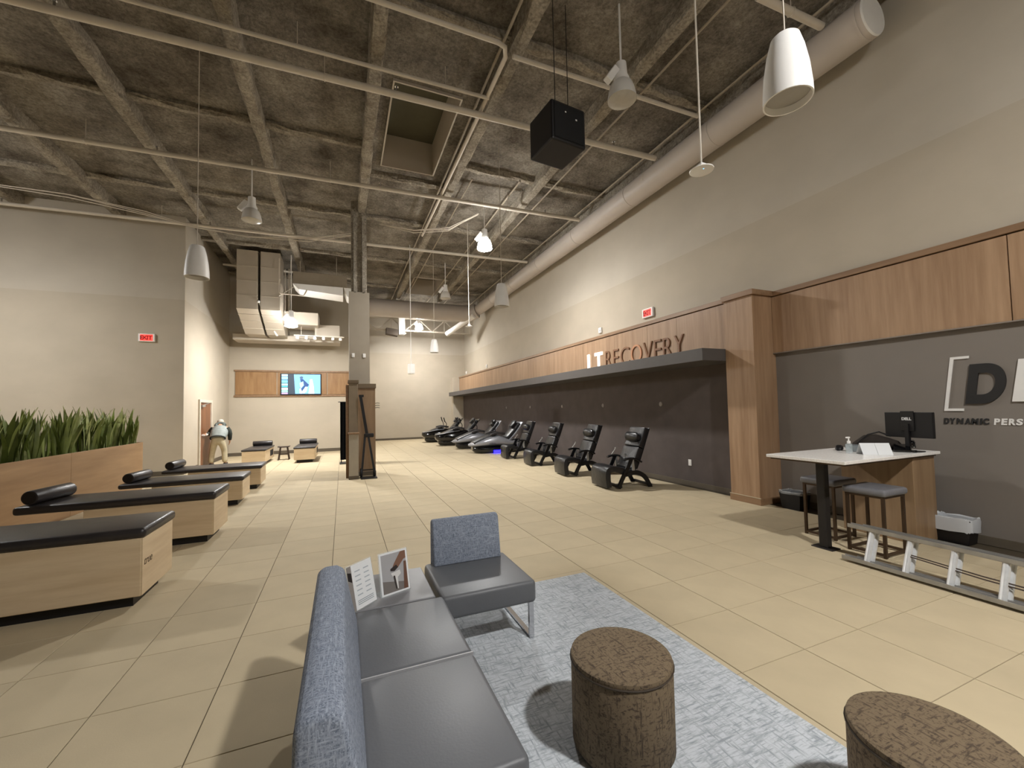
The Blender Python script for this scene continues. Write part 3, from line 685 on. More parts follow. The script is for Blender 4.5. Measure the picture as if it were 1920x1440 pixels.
# hand truck
t = thing('hand_truck', 'black steel hand truck with a tall slanting handle before the wooden partition', 'hand truck', (.60, 11.14, 0))
obj('toe_plate', rbox(-.19, .2, -.25, .1, .0, .025, .005, 1), M_BLACK, t)
obj('handle', join(bar((-.18, .12, 2.1), (-.02, .1, 1.05), .09, .07), box(-.22, -.1, .1, .15, 2.06, 2.12)), M_BLACK, t)
obj('side_rail', bar((-.07, .08, 1.1), (-.17, -.02, .04), .065, .05), M_BLACK, t)
obj('side_rail', bar((.0, .08, 1.1), (.15, -.02, .1), .07, .05), M_BLACK, t)
obj('cross_head', rbox(-.1, .14, .03, .13, 1.02, 1.12, .02, 2), M_BLACK, t)
obj('cross_bar', bar((-.14, .0, .2), (.13, .0, .2), .03, .03), M_BLACK, t)
parts('wheel', [bev(cyl((x, .03, .12), (x+.05, .03, .12), .12, n=24), .012, 1, 50) for x in (.12, -.2)], mat('tyre', '#17171a', .8), t)
t = thing('wall_branch', 'small twig arm sticking out of the partition beside the hand truck', 'hook', (.80, 11.62, 1.78))
parts('prong', [tube([(0, 0, k*.06), (.07, -.02, k*.06+.01), (.12, -.02, k*.06)], .01, 6) for k in range(3)], mat('hook_dark', '#4a4a42', .5), t)

# ================================================================== PLANTER
t = thing('planter', 'long wood veneer planter box along the left side', 'planter', (-4.75, 5.2, 0))
PL = 6.92
for a, b in ((0, 1.7), (1.705, 4.2), (4.205, PL)): obj('front_panel', rbox(.43, .45, a, b, 0, 1.08, .002, 1), M_PLANTER, t)
obj('back_panel', rbox(0, .02, 0, PL, 0, 1.08, .002, 1), M_PLANTER, t)
parts('end_panel', [rbox(.0205, .4295, a, a+.02, 0, 1.08, .002, 1) for a in (0, PL-.02)], M_PLANTER, t)
obj('soil', box(.021, .429, .021, PL-.021, .93, 1.0), M_SOIL, t)
def leaf(h, w_, bend, tw, n=9):
    v = []; f = []
    for i in range(n+1):
        s_ = i/n; ww = w_*(.62+1.5*s_*(1-s_)) * (1 if s_ < .72 else max(.03, 1-((s_-.72)/.28)**1.5))
        c = Vector((bend*s_*s_, bend*.3*s_*s_, h*s_)); a = tw*s_
        d = Vector((math.sin(a), math.cos(a), 0))*ww/2; nn = Vector((math.cos(a), -math.sin(a), 0))
        v += [tuple(c-d), tuple(c-nn*ww*.16), tuple(c+d), tuple(c+nn*.006-nn*ww*.16)]
    for i in range(n):
        a = 4*i
        for j in range(3):
            f.append((a+j, a+(j+1) % 4, a+4+(j+1) % 4, a+4+j))
        f.append((a+3, a, a+4, a+7))
    f.append((0, 1, 2, 3)); f.append((4*n, 4*n+1, 4*n+2, 4*n+3)); return v, f
rl = random.Random(11)
LEAF = [mesh('leaf', leaf(rl.uniform(.62, .92), rl.uniform(.045, .072), rl.uniform(-.12, .2), rl.uniform(-.9, .9)), M_LEAF if k % 6 else M_LEAF2, True) for k in range(16)]
for k in range(26):
    y = 5.3+6.68*k/25 + .02
    g = thing('snake_plant', 'leafy green snake plant in the row growing from the long planter', 'plant', (-4.53+rl.uniform(-.07, .07), y, .995), 0, 'snake plants in the planter')
    for q in range(21):
        o = obj('leaf', LEAF[rl.randrange(16)], None, g, loc=(rl.uniform(-.09, .09), rl.uniform(-.13, .13), 0))
        o.rotation_euler = (rl.uniform(-.16, .16), rl.uniform(-.14, .14), rl.uniform(0, 6.28)); s_ = rl.uniform(.72, 1.0); o.scale = (s_*1.15, s_*1.15, s_)

# ================================================================== RECLINERS
def offs(pts, t_):
    out = []
    for i, p in enumerate(pts):
        a = Vector(pts[max(i-1, 0)]); b = Vector(pts[min(i+1, len(pts)-1)]); d = (b-a).normalized(); out.append((p[0]+d.y*t_, p[1]-d.x*t_))
    return out
def slab(pts, t_, y0, y1, r=.02, seg=2): return bev(prism(list(pts)+offs(pts, t_)[::-1], 1, y0, y1), r, seg, 40)
def curve2(pts, n=6):
    """Catmull-Rom through 2-D points"""
    P = [Vector(p) for p in pts]; out = []
    for i in range(len(P)-1):
        a, b, c, d = P[max(i-1, 0)], P[i], P[i+1], P[min(i+2, len(P)-1)]
        for k in range(n):
            s_ = k/n; out.append(tuple(.5*((2*b)+(c-a)*s_+(2*a-5*b+4*c-d)*s_**2+(3*b-a-3*c+d)*s_**3)))
    out.append(tuple(P[-1])); return out
M_LEATHER = mat('black_leather', '#17171a', .34, var=.15, nscale=8, bmp=.3, bscale=14, spec=.6)
M_FRAME = mat('black_lacquer', '#0c0c10', .3, var=.05)
def recliner(loc, rz):
    t = thing('zero_gravity_recliner', 'x', 'recliner', loc, rz, 'black zero gravity recliners')
    W = .29
    obj('footrest', slab(curve2([(.0, .035), (-.02, .22), (-.005, .38), (.07, .45), (.22, .46), (.42, .41)]), .11, -W-.03, W+.03, .025), M_LEATHER, t, True)
    obj('seat', slab(curve2([(.38, .41), (.52, .37), (.64, .40)]), .11, -W, W, .025), M_LEATHER, t, True)
    obj('lower_back', slab(curve2([(.58, .40), (.68, .60), (.78, .83)]), .13, -W, W, .035), M_LEATHER, t, True)
    up = obj('upper_back', slab(curve2([(.785, .845), (.88, 1.04), (.95, 1.24)]), .13, -W+.01, W-.01, .035), M_LEATHER, t, True)
    v, f = lathe([(0, -.24), (.05, -.235), (.085, -.18), (.09, 0), (.085, .18), (.05, .235), (0, .24)], n=16)
    obj('head_pillow', ([(.825+x*.9, z, 1.03+y*1.15) for x, y, z in v], f), M_LEATHER, up, True)
    obj('back_shell', slab(curve2([(.725, .38), (.835, .62), (.945, .9), (1.065, 1.22)]), .025, -W+.02, W-.02, .008), M_FRAME, t, True)
    for s in (-1, 1):
        y = s*(W+.035)
        obj('front_leg', slab(curve2([(.62, .60), (.52, .40), (.38, .16), (.30, .0)]), .085, y-.022, y+.022, .008, 1), M_FRAME, t)
        obj('rear_leg', slab(curve2([(.42, .33), (.70, .36), (.92, .24), (1.06, .0)]), .09, y-.022, y+.022, .008, 1), M_FRAME, t)
        am = obj('armrest', slab(curve2([(.38, .60), (.5, .63), (.66, .62), (.82, .54)]), .04, y-.04, y+.04, .012), M_FRAME, t, True)
        obj('arm_bracket', bar((.60, y, .58), (.62, y, .36), .03, .05), M_ALUD, am)
    obj('base_bar', join(bar((.33, -W-.03, .04), (.33, W+.03, .04), .04, .04)), M_FRAME, t)
    obj('rear_bar', join(bar((1.04, -W-.03, .04), (1.04, W+.03, .04), .04, .04)), M_FRAME, t)
    obj('lock_lever', join(cyl((.52, W+.09, .62), (.62, W+.09, .74), .008, n=6), lathe([(0, -.02), (.02, -.01), (.02, .02), (0, .03)], (.63, W+.09, .75), 8)), M_ALUD, t)
    return t
r0_ = recliner((4.97, 7.32, 0), R(-6))
r0_['label'] = 'black leather zero gravity recliner nearest the wooden pilaster'
for (x, y, a), lb in zip(((5.02, 9.1, -6), (5.05, 11.1, -5), (5.03, 13.0, -5)), ('second black zero gravity recliner from the wooden pilaster', 'third black zero gravity recliner from the wooden pilaster', 'black zero gravity recliner beside the silver massage lounger')):
    c = copy_tree(r0_); c.location = (x, y, 0); c.rotation_euler[2] = R(a); c['label'] = lb

# ================================================================== MASSAGE LOUNGERS
def loft(secs, n=20, ey=.65, ez=.75):
    v = []; f = []
    for x, hw, zb, zt in secs:
        for j in range(n):
            a = 2*math.pi*j/n; c, s_ = math.cos(a), math.sin(a)
            v.append((x, hw*math.copysign(abs(c)**ey, c), (zb+zt)/2+(zt-zb)/2*math.copysign(abs(s_)**ez, s_)))
    for i in range(len(secs)-1):
        for j in range(n): f.append((i*n+j, i*n+(j+1) % n, (i+1)*n+(j+1) % n, (i+1)*n+j))
    f.append(tuple(range(n))); f.append(tuple((len(secs)-1)*n+j for j in range(n))); return v, f
M_SILVER = mat('silver_shell', '#96979d', .3, .35, var=.03, coat=.3)
def lounger(loc, rz, label, silver, glow):
    t = thing('massage_lounger', label, 'massage lounger', loc, rz, 'massage loungers in the alcove')
    sh = M_SILVER if silver else M_GLOSS
    obj('base', loft([(.14, .16, .1, .3), (.24, .27, .02, .3), (.4, .36, .0, .3), (.8, .43, .0, .3), (1.7, .43, .0, .3), (1.9, .36, .0, .28)]), M_GLOSS, t, True)
    if silver:
        obj('shell', loft([(.0, .03, .29, .33), (.05, .17, .26, .37), (.25, .38, .25, .45), (.7, .48, .25, .62), (1.05, .5, .25, .72), (1.3, .5, .25, .62), (1.55, .47, .25, .50), (1.95, .38, .26, .48)]), sh, t, True)
        obj('shell_line', loft([(.02, .15, .285, .295), (.25, .372, .285, .298), (.7, .472, .285, .30), (1.3, .492, .285, .30), (1.9, .4, .285, .30)]), M_GLOSS, t, True)
    else:
        obj('shell', loft([(.0, .10, .36, .50), (.04, .26, .28, .53), (.2, .40, .18, .57), (.6, .48, .12, .66), (1.1, .5, .12, .74), (1.6, .48, .16, .70), (2.0, .40, .22, .66)]), sh, t, True)
        obj('shell_line', loft([(.05, .27, .51, .54), (.3, .42, .55, .575), (.7, .475, .62, .655), (1.1, .49, .66, .70)]), M_SILVER, t, True)
    z0 = .04 if silver else .1
    bd_ = obj('bed_cushion', slab(curve2([(.14, .40+z0), (.55, .56+z0), (.95, .68+z0), (1.22, .56+z0), (1.42, .55+z0), (1.62, .72+z0), (1.95, 1.10+z0)]), .14, -.32, .32, .04), M_LEATHER, t, True)
    obj('head_pillow', slab([(1.72, .90+z0), (1.92, 1.13+z0)], -.07, -.18, .18, .025), M_LEATHER, bd_, True)
    obj('back_shell', slab(curve2([(1.50, .42+z0), (1.78, .70+z0), (2.10, 1.12+z0)]), .04, -.36, .36, .015), sh, t, True)
    for s in (-1, 1):
        obj('armrest', slab(curve2([(.78, .70+z0), (1.05, .76+z0), (1.35, .72+z0)]), .09, s*.38-.07, s*.38+.07, .02), M_BLACKV, t, True)
    ar = obj('screen_arm', tube([(1.2, .44, .6), (1.22, .5, .9), (1.16, .46, .98+z0)], .018, 8), M_BLACK, t, True)
    obj('touch_screen', xf(rbox(-.02, .02, -.07, .07, -.02, .22, .008, 1), Matrix.Translation((1.14, .44, .98+z0)) @ Matrix.Rotation(R(-15), 4, 'Y')), M_BLACK, ar)
    if not silver:
        ar = obj('screen_arm', tube([(1.2, -.44, .7), (1.22, -.5, .95), (1.16, -.46, 1.06)], .018, 8), M_BLACK, t, True)
        obj('touch_screen', xf(rbox(-.02, .02, -.07, .07, -.02, .22, .008, 1), Matrix.Translation((1.14, -.44, 1.06)) @ Matrix.Rotation(R(-15), 4, 'Y')), M_BLACK, ar)
    if silver:
        me = text_mesh('wellness', .075, .002, M_BLACK, .2)
        for q in me.vertices: q.co = (1.02-q.co.x+.0, -.488+.0-q.co.z, .36+q.co.y)
        for q in me.vertices: q.co = (2*.86-q.co.x, q.co.y, q.co.z)
        obj('maker_mark', me, None, t)
    if glow:
        obj('glow_strip', box(.88, 1.16, -.47, -.445, .015, .12), emit('blue_glow%d' % glow, '#1410ff', glow), t)
    return t
lounger((4.42, 15.15, 0), R(-4), 'silver massage lounger with blue floor glow beside the recliners', True, 14)
lounger((4.32, 17.25, 0), R(-4), 'silver massage lounger between the other silver one and the black ones', True, 3)
lounger((4.0, 19.3, 0), R(-4), 'glossy black massage lounger next to the silver ones', False, 0)
lounger((3.80, 21.6, 0), R(-4), 'glossy black massage lounger farthest along the alcove wall', False, 0)

# ================================================================== PERSON AT THE DOOR
def skin(name, V, E_, rad, mt, parent, root=0, sub=2):
    me = bpy.data.meshes.new(name); me.from_pydata(V, E_, []); o = bpy.data.objects.new(name, me); COL.objects.link(o)
    md = o.modifiers.new('skin', 'SKIN'); md.use_smooth_shade = True
    for i, r_ in enumerate(rad):
        sv = me.skin_vertices[0].data[i]; sv.radius = r_ if isinstance(r_, tuple) else (r_, r_); sv.use_root = (i == root)
    sb_ = o.modifiers.new('sub', 'SUBSURF'); sb_.levels = sub; sb_.render_levels = sub
    dg = bpy.context.evaluated_depsgraph_get(); nm = bpy.data.meshes.new_from_object(o.evaluated_get(dg))
    bpy.data.objects.remove(o); nm.materials.clear(); nm.materials.append(mt)
    for p in nm.polygons: p.use_smooth = True
    return obj(name, nm, mt, parent)
pn = thing('person', 'person in a grey vest and khaki trousers bending at the wooden door', 'person', (-3.8, 16.2, 0))
V = []; E_ = []; RD = []
def J(p, r_, frm=None):
    V.append(p); RD.append(r_)
    if frm is not None: E_.append((frm, len(V)-1))
    return len(V)-1
pel = J((0, .02, .90), (.10, .08)); sp = J((0, .12, 1.04), (.12, .09), pel); ch = J((0, .25, 1.19), (.15, .11), sp); nk = J((-.01, .34, 1.31), .055, ch)
hd = J((-.02, .39, 1.38), .085, nk); hd2 = J((-.03, .43, 1.45), .08, hd); J((-.035, .45, 1.50), .05, hd2); J((-.04, .50, 1.37), .03, hd)
for s, el, wr, hn in ((-1, (-.29, .24, 1.05), (-.31, .04, 1.03), (-.335, -.03, 1.03)), (1, (.27, .24, 1.02), (.26, .3, .80), (.255, .32, .73))):
    hip = J((s*.10, 0, .86), .095, pel); kn = J((s*.165, .06, .48), .06, hip); an = J((s*.19, 0, .10), .045, kn); J((s*.195, .16, .045), .04, an)
    sh_ = J((s*.19, .25, 1.23), .06, ch); e_ = J(el, .045, sh_); w_ = J(wr, .032, e_); h_ = J(hn, (.036, .02), w_)
    d = (Vector(hn)-Vector(wr)).normalized(); sd_ = Vector((0, 0, 1)) if s < 0 else Vector((0, 1, 0))
    for k, ln in enumerate((.062, .072, .068, .052)):
        b_ = Vector(hn)+d*.02+sd_*(k-1.5)*.02; k1 = J(tuple(b_), .0085, h_); k2 = J(tuple(b_+d*ln*.55+Vector((-.01, 0, 0))), .008, k1); J(tuple(b_+d*ln+Vector((-.028, 0, 0))), .007, k2)
    tb = J(tuple(Vector(wr)+d*.03+sd_*.035), .0095, h_); J(tuple(Vector(wr)+d*.07+sd_*.055), .008, tb)
skin('body', V, E_, RD, mat('skin_tone', '#c79a7c', .6, var=.05), pn, 0, 1)
TV_, TE, TR = [(0, .03, .96), (0, .0, .86), (-.11, 0, .78), (-.17, .06, .46), (-.195, 0, .09), (.11, 0, .78), (.17, .06, .46), (.195, 0, .09)], [(0, 1), (1, 2), (2, 3), (3, 4), (1, 5), (5, 6), (6, 7)], [(.17, .14), (.17, .14), .118, .09, .085, .118, .09, .085]
skin('trousers', TV_, TE, TR, mat('khaki_cloth', '#b3a88c', .85, var=.12, nscale=9, bmp=.2, bscale=20), pn, 1, 2)
v = []; f = []; n = 24; m_ = 22
for i in range(m_+1):
    s_ = i/m_; c = Vector((0, -.02+.34*s_, .90+.37*s_)); ax = Vector((0, .34, .37)).normalized(); up_ = Vector((1, 0, 0)); bk = ax.cross(up_)
    rw = (.205+.035*math.sin(math.pi*min(1, s_*1.15)))*(1 if s_ < .82 else max(.32, 1-((s_-.82)/.18)**2*.66)); rdp = rw*.72; rib = 1+.045*abs(math.sin(s_*math.pi*6))
    for j in range(n):
        a = 2*math.pi*j/n; v.append(tuple(c+up_*math.cos(a)*rw*rib+bk*math.sin(a)*rdp*rib))
for i in range(m_):
    for j in range(n): f.append((i*n+j, i*n+(j+1) % n, (i+1)*n+(j+1) % n, (i+1)*n+j))
f.append(tuple(range(n))); f.append(tuple(m_*n+j for j in range(n)))
obj('vest', (v, f), mat('vest_grey', '#8b928f', .6, var=.15, nscale=10, spec=.4), pn, True)
obj('hem_band', tube([(.21*math.cos(R(a)), -.035+.11*math.sin(R(a)), .90-.11*math.sin(R(a))*.8) for a in range(0, 361, 20)], .018, 8), mat('dark_cloth', '#25282a', .9), pn, True)
obj('hood', tube([(.12*math.cos(R(a))-.01, .30+.05*math.sin(R(a)), 1.32+.06*math.sin(R(a))) for a in range(0, 361, 20)], .055, 10), mat('hood_grey', '#59605c', .7, var=.2, nscale=12), pn, True)
obj('sleeve', tube([(-.18, .24, 1.22), (-.25, .25, 1.13), (-.295, .235, 1.05), (-.305, .12, 1.04), (-.312, .06, 1.03)], [.085, .085, .075, .062, .05], 14), mat('sleeve_dark', '#2d312c', .85, var=.2), pn, True)
obj('sleeve', tube([(.18, .24, 1.22), (.245, .245, 1.12), (.275, .245, 1.02), (.27, .28, .9), (.262, .3, .82)], [.085, .083, .07, .06, .05], 14), mat('sleeve_dark', '#2d312c', .85, var=.2), pn, True)
obj('cap', lathe([(.098, 0), (.1, .03), (.085, .07), (.05, .095), (0, .105)], (-.03, .425, 1.415), 20), mat('cap_cloth', '#b5b0a2', .8), pn, True)
obj('glove', loft([(-.02, .028, -.03, .03), (.02, .04, -.04, .04), (.05, .036, -.035, .035), (.075, .02, -.02, .02)], 12), mat('white_glove', '#ece6da', .8), pn, True).matrix_local = Matrix.Translation((-.318, .035, 1.03)) @ Matrix.Rotation(R(-110), 4, 'Z')
for s in (-1, 1): obj('shoe', rbox(s*.195-.045, s*.195+.045, -.07, .21, 0, .09, .03, 2), mat('shoe_dark', '#1e1b19', .6), pn, True)

# ================================================================== LOUNGE SEATING
rg = obj('area_rug', rbox(.02, 2.27, .1, 3.66, .0005, .012, .004, 1), M_RUG); tag(rg, 'pale grey cross hatched area rug under the lounge seats', 'rug')
def tz(x, y): return .013 if .02 < x < 2.27 and .1 < y < 3.66 else 0
sf = thing('sofa', 'two seat lounge sofa with grey vinyl seats and blue grey tweed back', 'sofa', (.22, 2.12, 0))
parts('seat_cushion', (rbox(-.16, .41, .004, .71, .27, .43, .025, 3), rbox(-.16, .41, -.71, -.004, .27, .43, .025, 3)), M_GREYV, sf, True)
obj('seat_piping', box(-.16, .408, -.0038, .0038, .27, .431), mat('seam_light', '#a4a4a6', .5), sf)
obj('backrest', bev(prism([(-.175, .20), (-.145, .44), (-.215, .76), (-.255, .785), (-.325, .785), (-.36, .755), (-.385, .20)], 1, -.72, .60), .025, 3, 40), M_TWEED, sf, True)
obj('frame', box(-.3, .36, -.66, .6, .24, .27), M_CHROME, sf)
for y in (-.62, .62):
    for x in (-.3, .36): obj('leg', box(x-.02, x+.02, y-.02, y+.02, tz(.22+x, 2.1), .24), M_CHROME, sf)
ch_ = thing('lounge_chair', 'armless lounge chair with grey vinyl seat and tweed back on chrome legs', 'chair', (.965, 3.1, 0))
obj('seat_cushion', rbox(-.35, .35, -.32, .36, .27, .43, .028, 3), M_GREYV, ch_, True)
obj('backrest', bev(prism([(.245, .425), (.30, .76), (.325, .785), (.37, .785), (.395, .76), (.40, .36), (.365, .36), (.362, .425)], 0, -.29, .29), .02, 3, 40), M_TWEED, ch_, True)
for s in (-1, 1):
    x = s*.315
    obj('sled_leg', join(box(x-.018, x+.018, -.3, -.275, .013, .27), box(x-.018, x+.018, .27, .295, .013, .27), box(x-.018, x+.018, -.275, .27, .013, .03), box(x-.018, x+.018, -.275, .27, .25, .27)), M_CHROME, ch_)
st = thing('side_table', 'small grey side table in the corner between sofa and chair', 'side table', (.31, 3.16, 0))
obj('table_top', rbox(-.25, .28, -.28, .3, .385, .41, .006, 1), mat('grey_laminate', '#77777a', .35), st)
for a in (-.2, .23):
    for b in (-.22, .25): obj('leg', box(a-.015, a+.015, b-.015, b+.015, .013, .385), M_CHROME, st)
def sign_holder(loc, rz, label, kind):
    t = thing('sign_holder', label, 'sign', loc, rz, 'clear sign holders on the side table')
    tl = Matrix.Rotation(R(-12), 4, 'X')
    obj('acrylic', join(xf(box(-.112, .112, -.003, .003, .0, .29), tl), box(-.112, .112, -.003, .10, 0, .004)), glassy('clear_acrylic', '#dfe8ea', .22), t)
    sh = obj('sheet', xf(box(-.106, .106, -.0045, -.0033, .004, .284), tl), M_PAPER, t)
    def pp(poly, col, d=0): obj('print_area', xf(prism(poly, 1, -.0052-d, -.0047-d), tl), mat('print_'+col[1:], col, .6, var=.04), sh)
    if kind == 0:
        pp([(-.106, .004), (-.07, .004), (-.07, .284), (-.106, .284)], '#8a8480')
        pp([(-.104, .20), (-.074, .18), (-.074, .24), (-.104, .25)], '#221d1c', .0006)
        for r_ in range(6):
            for c_ in range(2): pp([(-.045+c_*.075, .235-r_*.03), (.0+c_*.075, .235-r_*.03), (.0+c_*.075, .242-r_*.03), (-.045+c_*.075, .242-r_*.03)], '#aeb6bd')
        for r_ in range(3): pp([(-.05, .03+r_*.011), (.085, .03+r_*.011), (.085, .035+r_*.011), (-.05, .035+r_*.011)], '#9aa2a8')
    else:
        pp([(-.093, .016), (.093, .016), (.093, .272), (-.093, .272)], '#a7a6a8')
        pp([(-.093, .016), (.093, .016), (.093, .06), (-.093, .1)], '#77716d', .0006)
        pp([(.093, .272), (.055, .272), (.0, .2), (-.02, .165), (.03, .17), (.075, .215), (.093, .22)], '#7d5a48', .0012)
        pp([(-.03, .17), (.015, .19), (.03, .17), (.0, .15), (-.03, .155)], '#2c2422', .0018)
        pp([(-.03, .14), (.04, .15), (.045, .125), (.02, .105), (.02, .03), (.0, .03), (.0, .1), (-.02, .12)], '#d8d6d4', .0018)
        pp([(-.012, .12), (.0, .12), (.012, .03), (.0, .03)], '#3a3330', .0024)
        pp([(.06, .016), (.093, .016), (.093, .2), (.075, .2)], '#6b4c3c', .0018)
sign_holder((.13, 2.925, .411), R(42), 'clear stand holding a white printed price sheet next to the sofa', 0)
sign_holder((.345, 3.04, .411), R(20), 'clear stand holding a photo flyer of a massage tool beside the chair', 1)
def ottoman(loc, label):
    t = thing('ottoman', label, 'ottoman', loc, 0, 'round brown ottomans')
    obj('side', lathe([(.235, 0), (.25, .02), (.25, .40), (.247, .408)], n=48), M_OTT, t, True)
    obj('top', lathe([(.2475, .405), (.251, .418), (.248, .432), (.235, .44), (.1, .444), (0, .445)], n=48), M_OTT, t, True)
    obj('piping', tube([(.251*math.cos(R(a)), .251*math.sin(R(a)), .41) for a in range(0, 361, 10)], .005, 6), mat('piping_brown', '#3e342a', .7), t, True)
ottoman((1.30, 1.77, .013), 'round brown patterned ottoman standing in the middle of the rug')
ottoman((2.02, .87, .013), 'round brown patterned ottoman cut off at the lower right corner')

# ================================================================== DESK CORNER
dk = thing('counter_desk', 'high counter desk with white quartz top and oak end cabinet', 'desk', (5.8, 3.08, 0))
obj('worktop', rbox(-.97, .93, -.43, .43, 1.035, 1.07, .004, 1), M_QUARTZ, dk)
obj('sub_top', box(-.93, .9, -.4, .4, 1.015, 1.0345), M_BRONZE, dk)
obj('end_cabinet', rbox(.42, .90, -.38, .38, .0, 1.014, .004, 1), wood('cabinet_veneer', '#80664b', '#9a8062', (9, 9, .6), .45, 2.2), dk)
obj('leg', rbox(-.645, -.555, -.03, .06, .012, 1.014, .006, 1), mat('dark_steel', '#2b2827', .5, .3), dk)
obj('foot_plate', rbox(-.68, -.52, -.10, .13, 0, .012, .003, 1), mat('dark_steel', '#2b2827', .5, .3), dk)
def bar_stool(loc, rz, label):
    t = thing('bar_stool', label, 'stool', loc, rz, 'bar stools at the counter desk')
    obj('seat', rbox(-.23, .23, -.21, .21, .655, .735, .03, 3), mat('stool_vinyl', '#77777c', .35, var=.05, bmp=.05), t, True)
    obj('seat_rim', box(-.205, .205, -.185, .185, .635, .6545), M_BRONZE, t)
    for a in (-.19, .19):
        for b in (-.17, .17): obj('leg', box(a-.014, a+.014, b-.014, b+.014, 0, .635), M_BRONZE, t)
    for b in (-.17, .17): obj('foot_rail', box(-.176, .176, b-.012, b+.012, .02, .045), M_BRONZE, t)
    for a in (-.19, .19): obj('foot_rail', box(a-.012, a+.012, -.156, .156, .02, .045), M_BRONZE, t)
bar_stool((5.58, 2.78, 0), R(0), 'grey cushioned bar stool in front of the oak desk cabinet')
bar_stool((5.75, 3.36, 0), R(0), 'grey cushioned bar stool behind the desk leg in shadow')
def trash_bin(loc, lab, liner, w_=.36, d_=.26, h=.36):
    t = thing('trash_bin', lab, 'trash bin', loc, 0, 'black trash bins')
    v = []
    for z, k in ((0, .82), (h, 1), (h, .93), (.02, .76)):
        v += [(-d_/2*k, -w_/2*k, z), (d_/2*k, -w_/2*k, z), (d_/2*k, w_/2*k, z), (-d_/2*k, w_/2*k, z)]
    f = [(3, 2, 1, 0)]+[(i*4+j, i*4+(j+1) % 4, (i+1)*4+(j+1) % 4, (i+1)*4+j) for i in range(3) for j in range(4)]+[(12, 13, 14, 15)]
    obj('bin_body', bev((v, f), .006, 1, 40), M_BLACK, t)
    rr = random.Random(5); lv = []; n = 40; lw = M_LINER if liner else M_LINERC
    for i, (z, k) in enumerate(((h-liner-.02, 1.05), (h-.02, 1.07), (h+.014, 1.04), (h+.01, .9), (h-.1, .86))):
        for j in range(n):
            a = 2*math.pi*j/n; c, s_ = math.cos(a), math.sin(a); q = .22
            x = math.copysign(abs(c)**q, c)*d_/2*k; y = math.copysign(abs(s_)**q, s_)*w_/2*k
            lv.append((x+rr.uniform(-.004, .004), y+rr.uniform(-.004, .004), z+rr.uniform(-.012, .012)))
    lf = [(i*n+j, i*n+(j+1) % n, (i+1)*n+(j+1) % n, (i+1)*n+j) for i in range(4) for j in range(n)]
    obj('liner', (lv, lf), lw, t, True)
M_LINER = glassy('bin_liner_white', '#dfe2e6', .72, .3); M_LINERC = glassy('bin_liner_clear', '#cfd2d4', .3, .2)
trash_bin((6.68, 4.40, 0), 'small black bin with clear liner beside the wooden pilaster', 0, .34, .27, .27)
trash_bin((6.77, 2.58, 0), 'black bin with white plastic liner right of the desk', .12, .36, .24, .29)
# on the desk
DZ = 1.0705
t = thing('sanitizer_bottle', 'clear hand sanitizer pump bottle standing on the quartz worktop', 'bottle', (5.66, 3.05, DZ))
obj('bottle', rbox(-.035, .035, -.025, .025, 0, .12, .015, 3), glassy('clear_plastic', '#c9d4d6', .35), t, True)
obj('pump', join(cyl((0, 0, .12), (0, 0, .15), .018, n=14), cyl((0, 0, .15), (0, 0, .185), .007, n=8), rbox(-.045, .015, -.012, .012, .183, .2, .005, 1)), M_WHITE, t)
t = thing('tent_card', 'white folded card propped up at the front edge of the desk', 'card', (5.80, 2.88, DZ), R(-35))
obj('panel', bev(prism([(-.10, 0), (-.096, 0), (-.026, .13), (-.03, .132)], 0, -.15, .0), .0005, 1), M_PAPER, t)
obj('panel', bev(prism([(-.10, 0), (-.096, 0), (-.026, .13), (-.03, .132)], 0, .002, .15), .0005, 1), M_PAPER, t)
obj('back_flap', bev(prism([(.04, 0), (.044, 0), (-.024, .13), (-.028, .13)], 0, -.15, .15), .0005, 1), M_PAPER, t)
t = thing('glass_tray', 'translucent grey tray between bottle and white card', 'tray', (5.92, 3.12, DZ))
obj('tray_body', lathe([(.0, 0), (.07, .0), (.10, .04), (.105, .075), (.1, .075), (.09, .04), (.06, .008), (0, .008)], n=28), glassy('grey_glass', '#8f979a', .55), t, True)
obj('tray_rim', tube([(.1025*math.cos(R(a)), .1025*math.sin(R(a)), .078) for a in range(0, 361, 15)], .004, 6), glassy('grey_glass', '#8f979a', .55), t, True)
t = thing('computer_mouse', 'black rounded mouse left of the sanitizer bottle', 'mouse', (5.92, 3.30, DZ), R(20))
obj('shell', loft([(-.075, .02, 0, .02), (-.05, .036, 0, .05), (.0, .04, 0, .07), (.05, .036, 0, .045), (.075, .02, 0, .02)], 14), M_BLACK, t, True)
obj('wheel', cyl((.03, -.006, .055), (.03, .006, .055), .012, n=10), M_SHELF, t)
t = thing('dark_bag', 'dark brown slumped fabric bag lying on the desk before the monitor', 'bag', (6.32, 3.12, DZ), R(-40))
obj('sack', loft([(-.26, .03, 0, .03), (-.2, .08, 0, .10), (-.08, .11, 0, .19), (.02, .12, 0, .20), (.14, .11, 0, .16), (.24, .07, 0, .12), (.3, .02, 0, .05)], 16), mat('bag_cloth', '#2b241f', .85, var=.25, nscale=10, bmp=.4, bscale=12), t, True)
obj('strap', tube([(-.2, -.06, .09), (-.1, -.09, .2), (.02, -.08, .235), (.14, -.08, .18)], .01, 6), M_BLACK, t)
t = thing('desk_phone', 'glossy black desk phone with curled cord near the monitor foot', 'phone', (6.33, 2.84, DZ), R(25))
obj('base', bev(prism([(-.09, 0), (.09, 0), (.09, .09), (-.09, .03)], 1, -.08, .08), .006, 1), M_GLOSS, t)
obj('handset', tube([(-.06, -.1, .06), (-.05, -.1, .1), (.05, -.1, .13), (.08, -.1, .11)], [.022, .017, .017, .024], 10), M_GLOSS, t, True)
obj('cord', tube([(-.09+.012*k, -.12+.015*math.sin(k*1.6), .008+.006*math.cos(k*1.6)) for k in range(20)], .004, 5), M_BLACK, t)
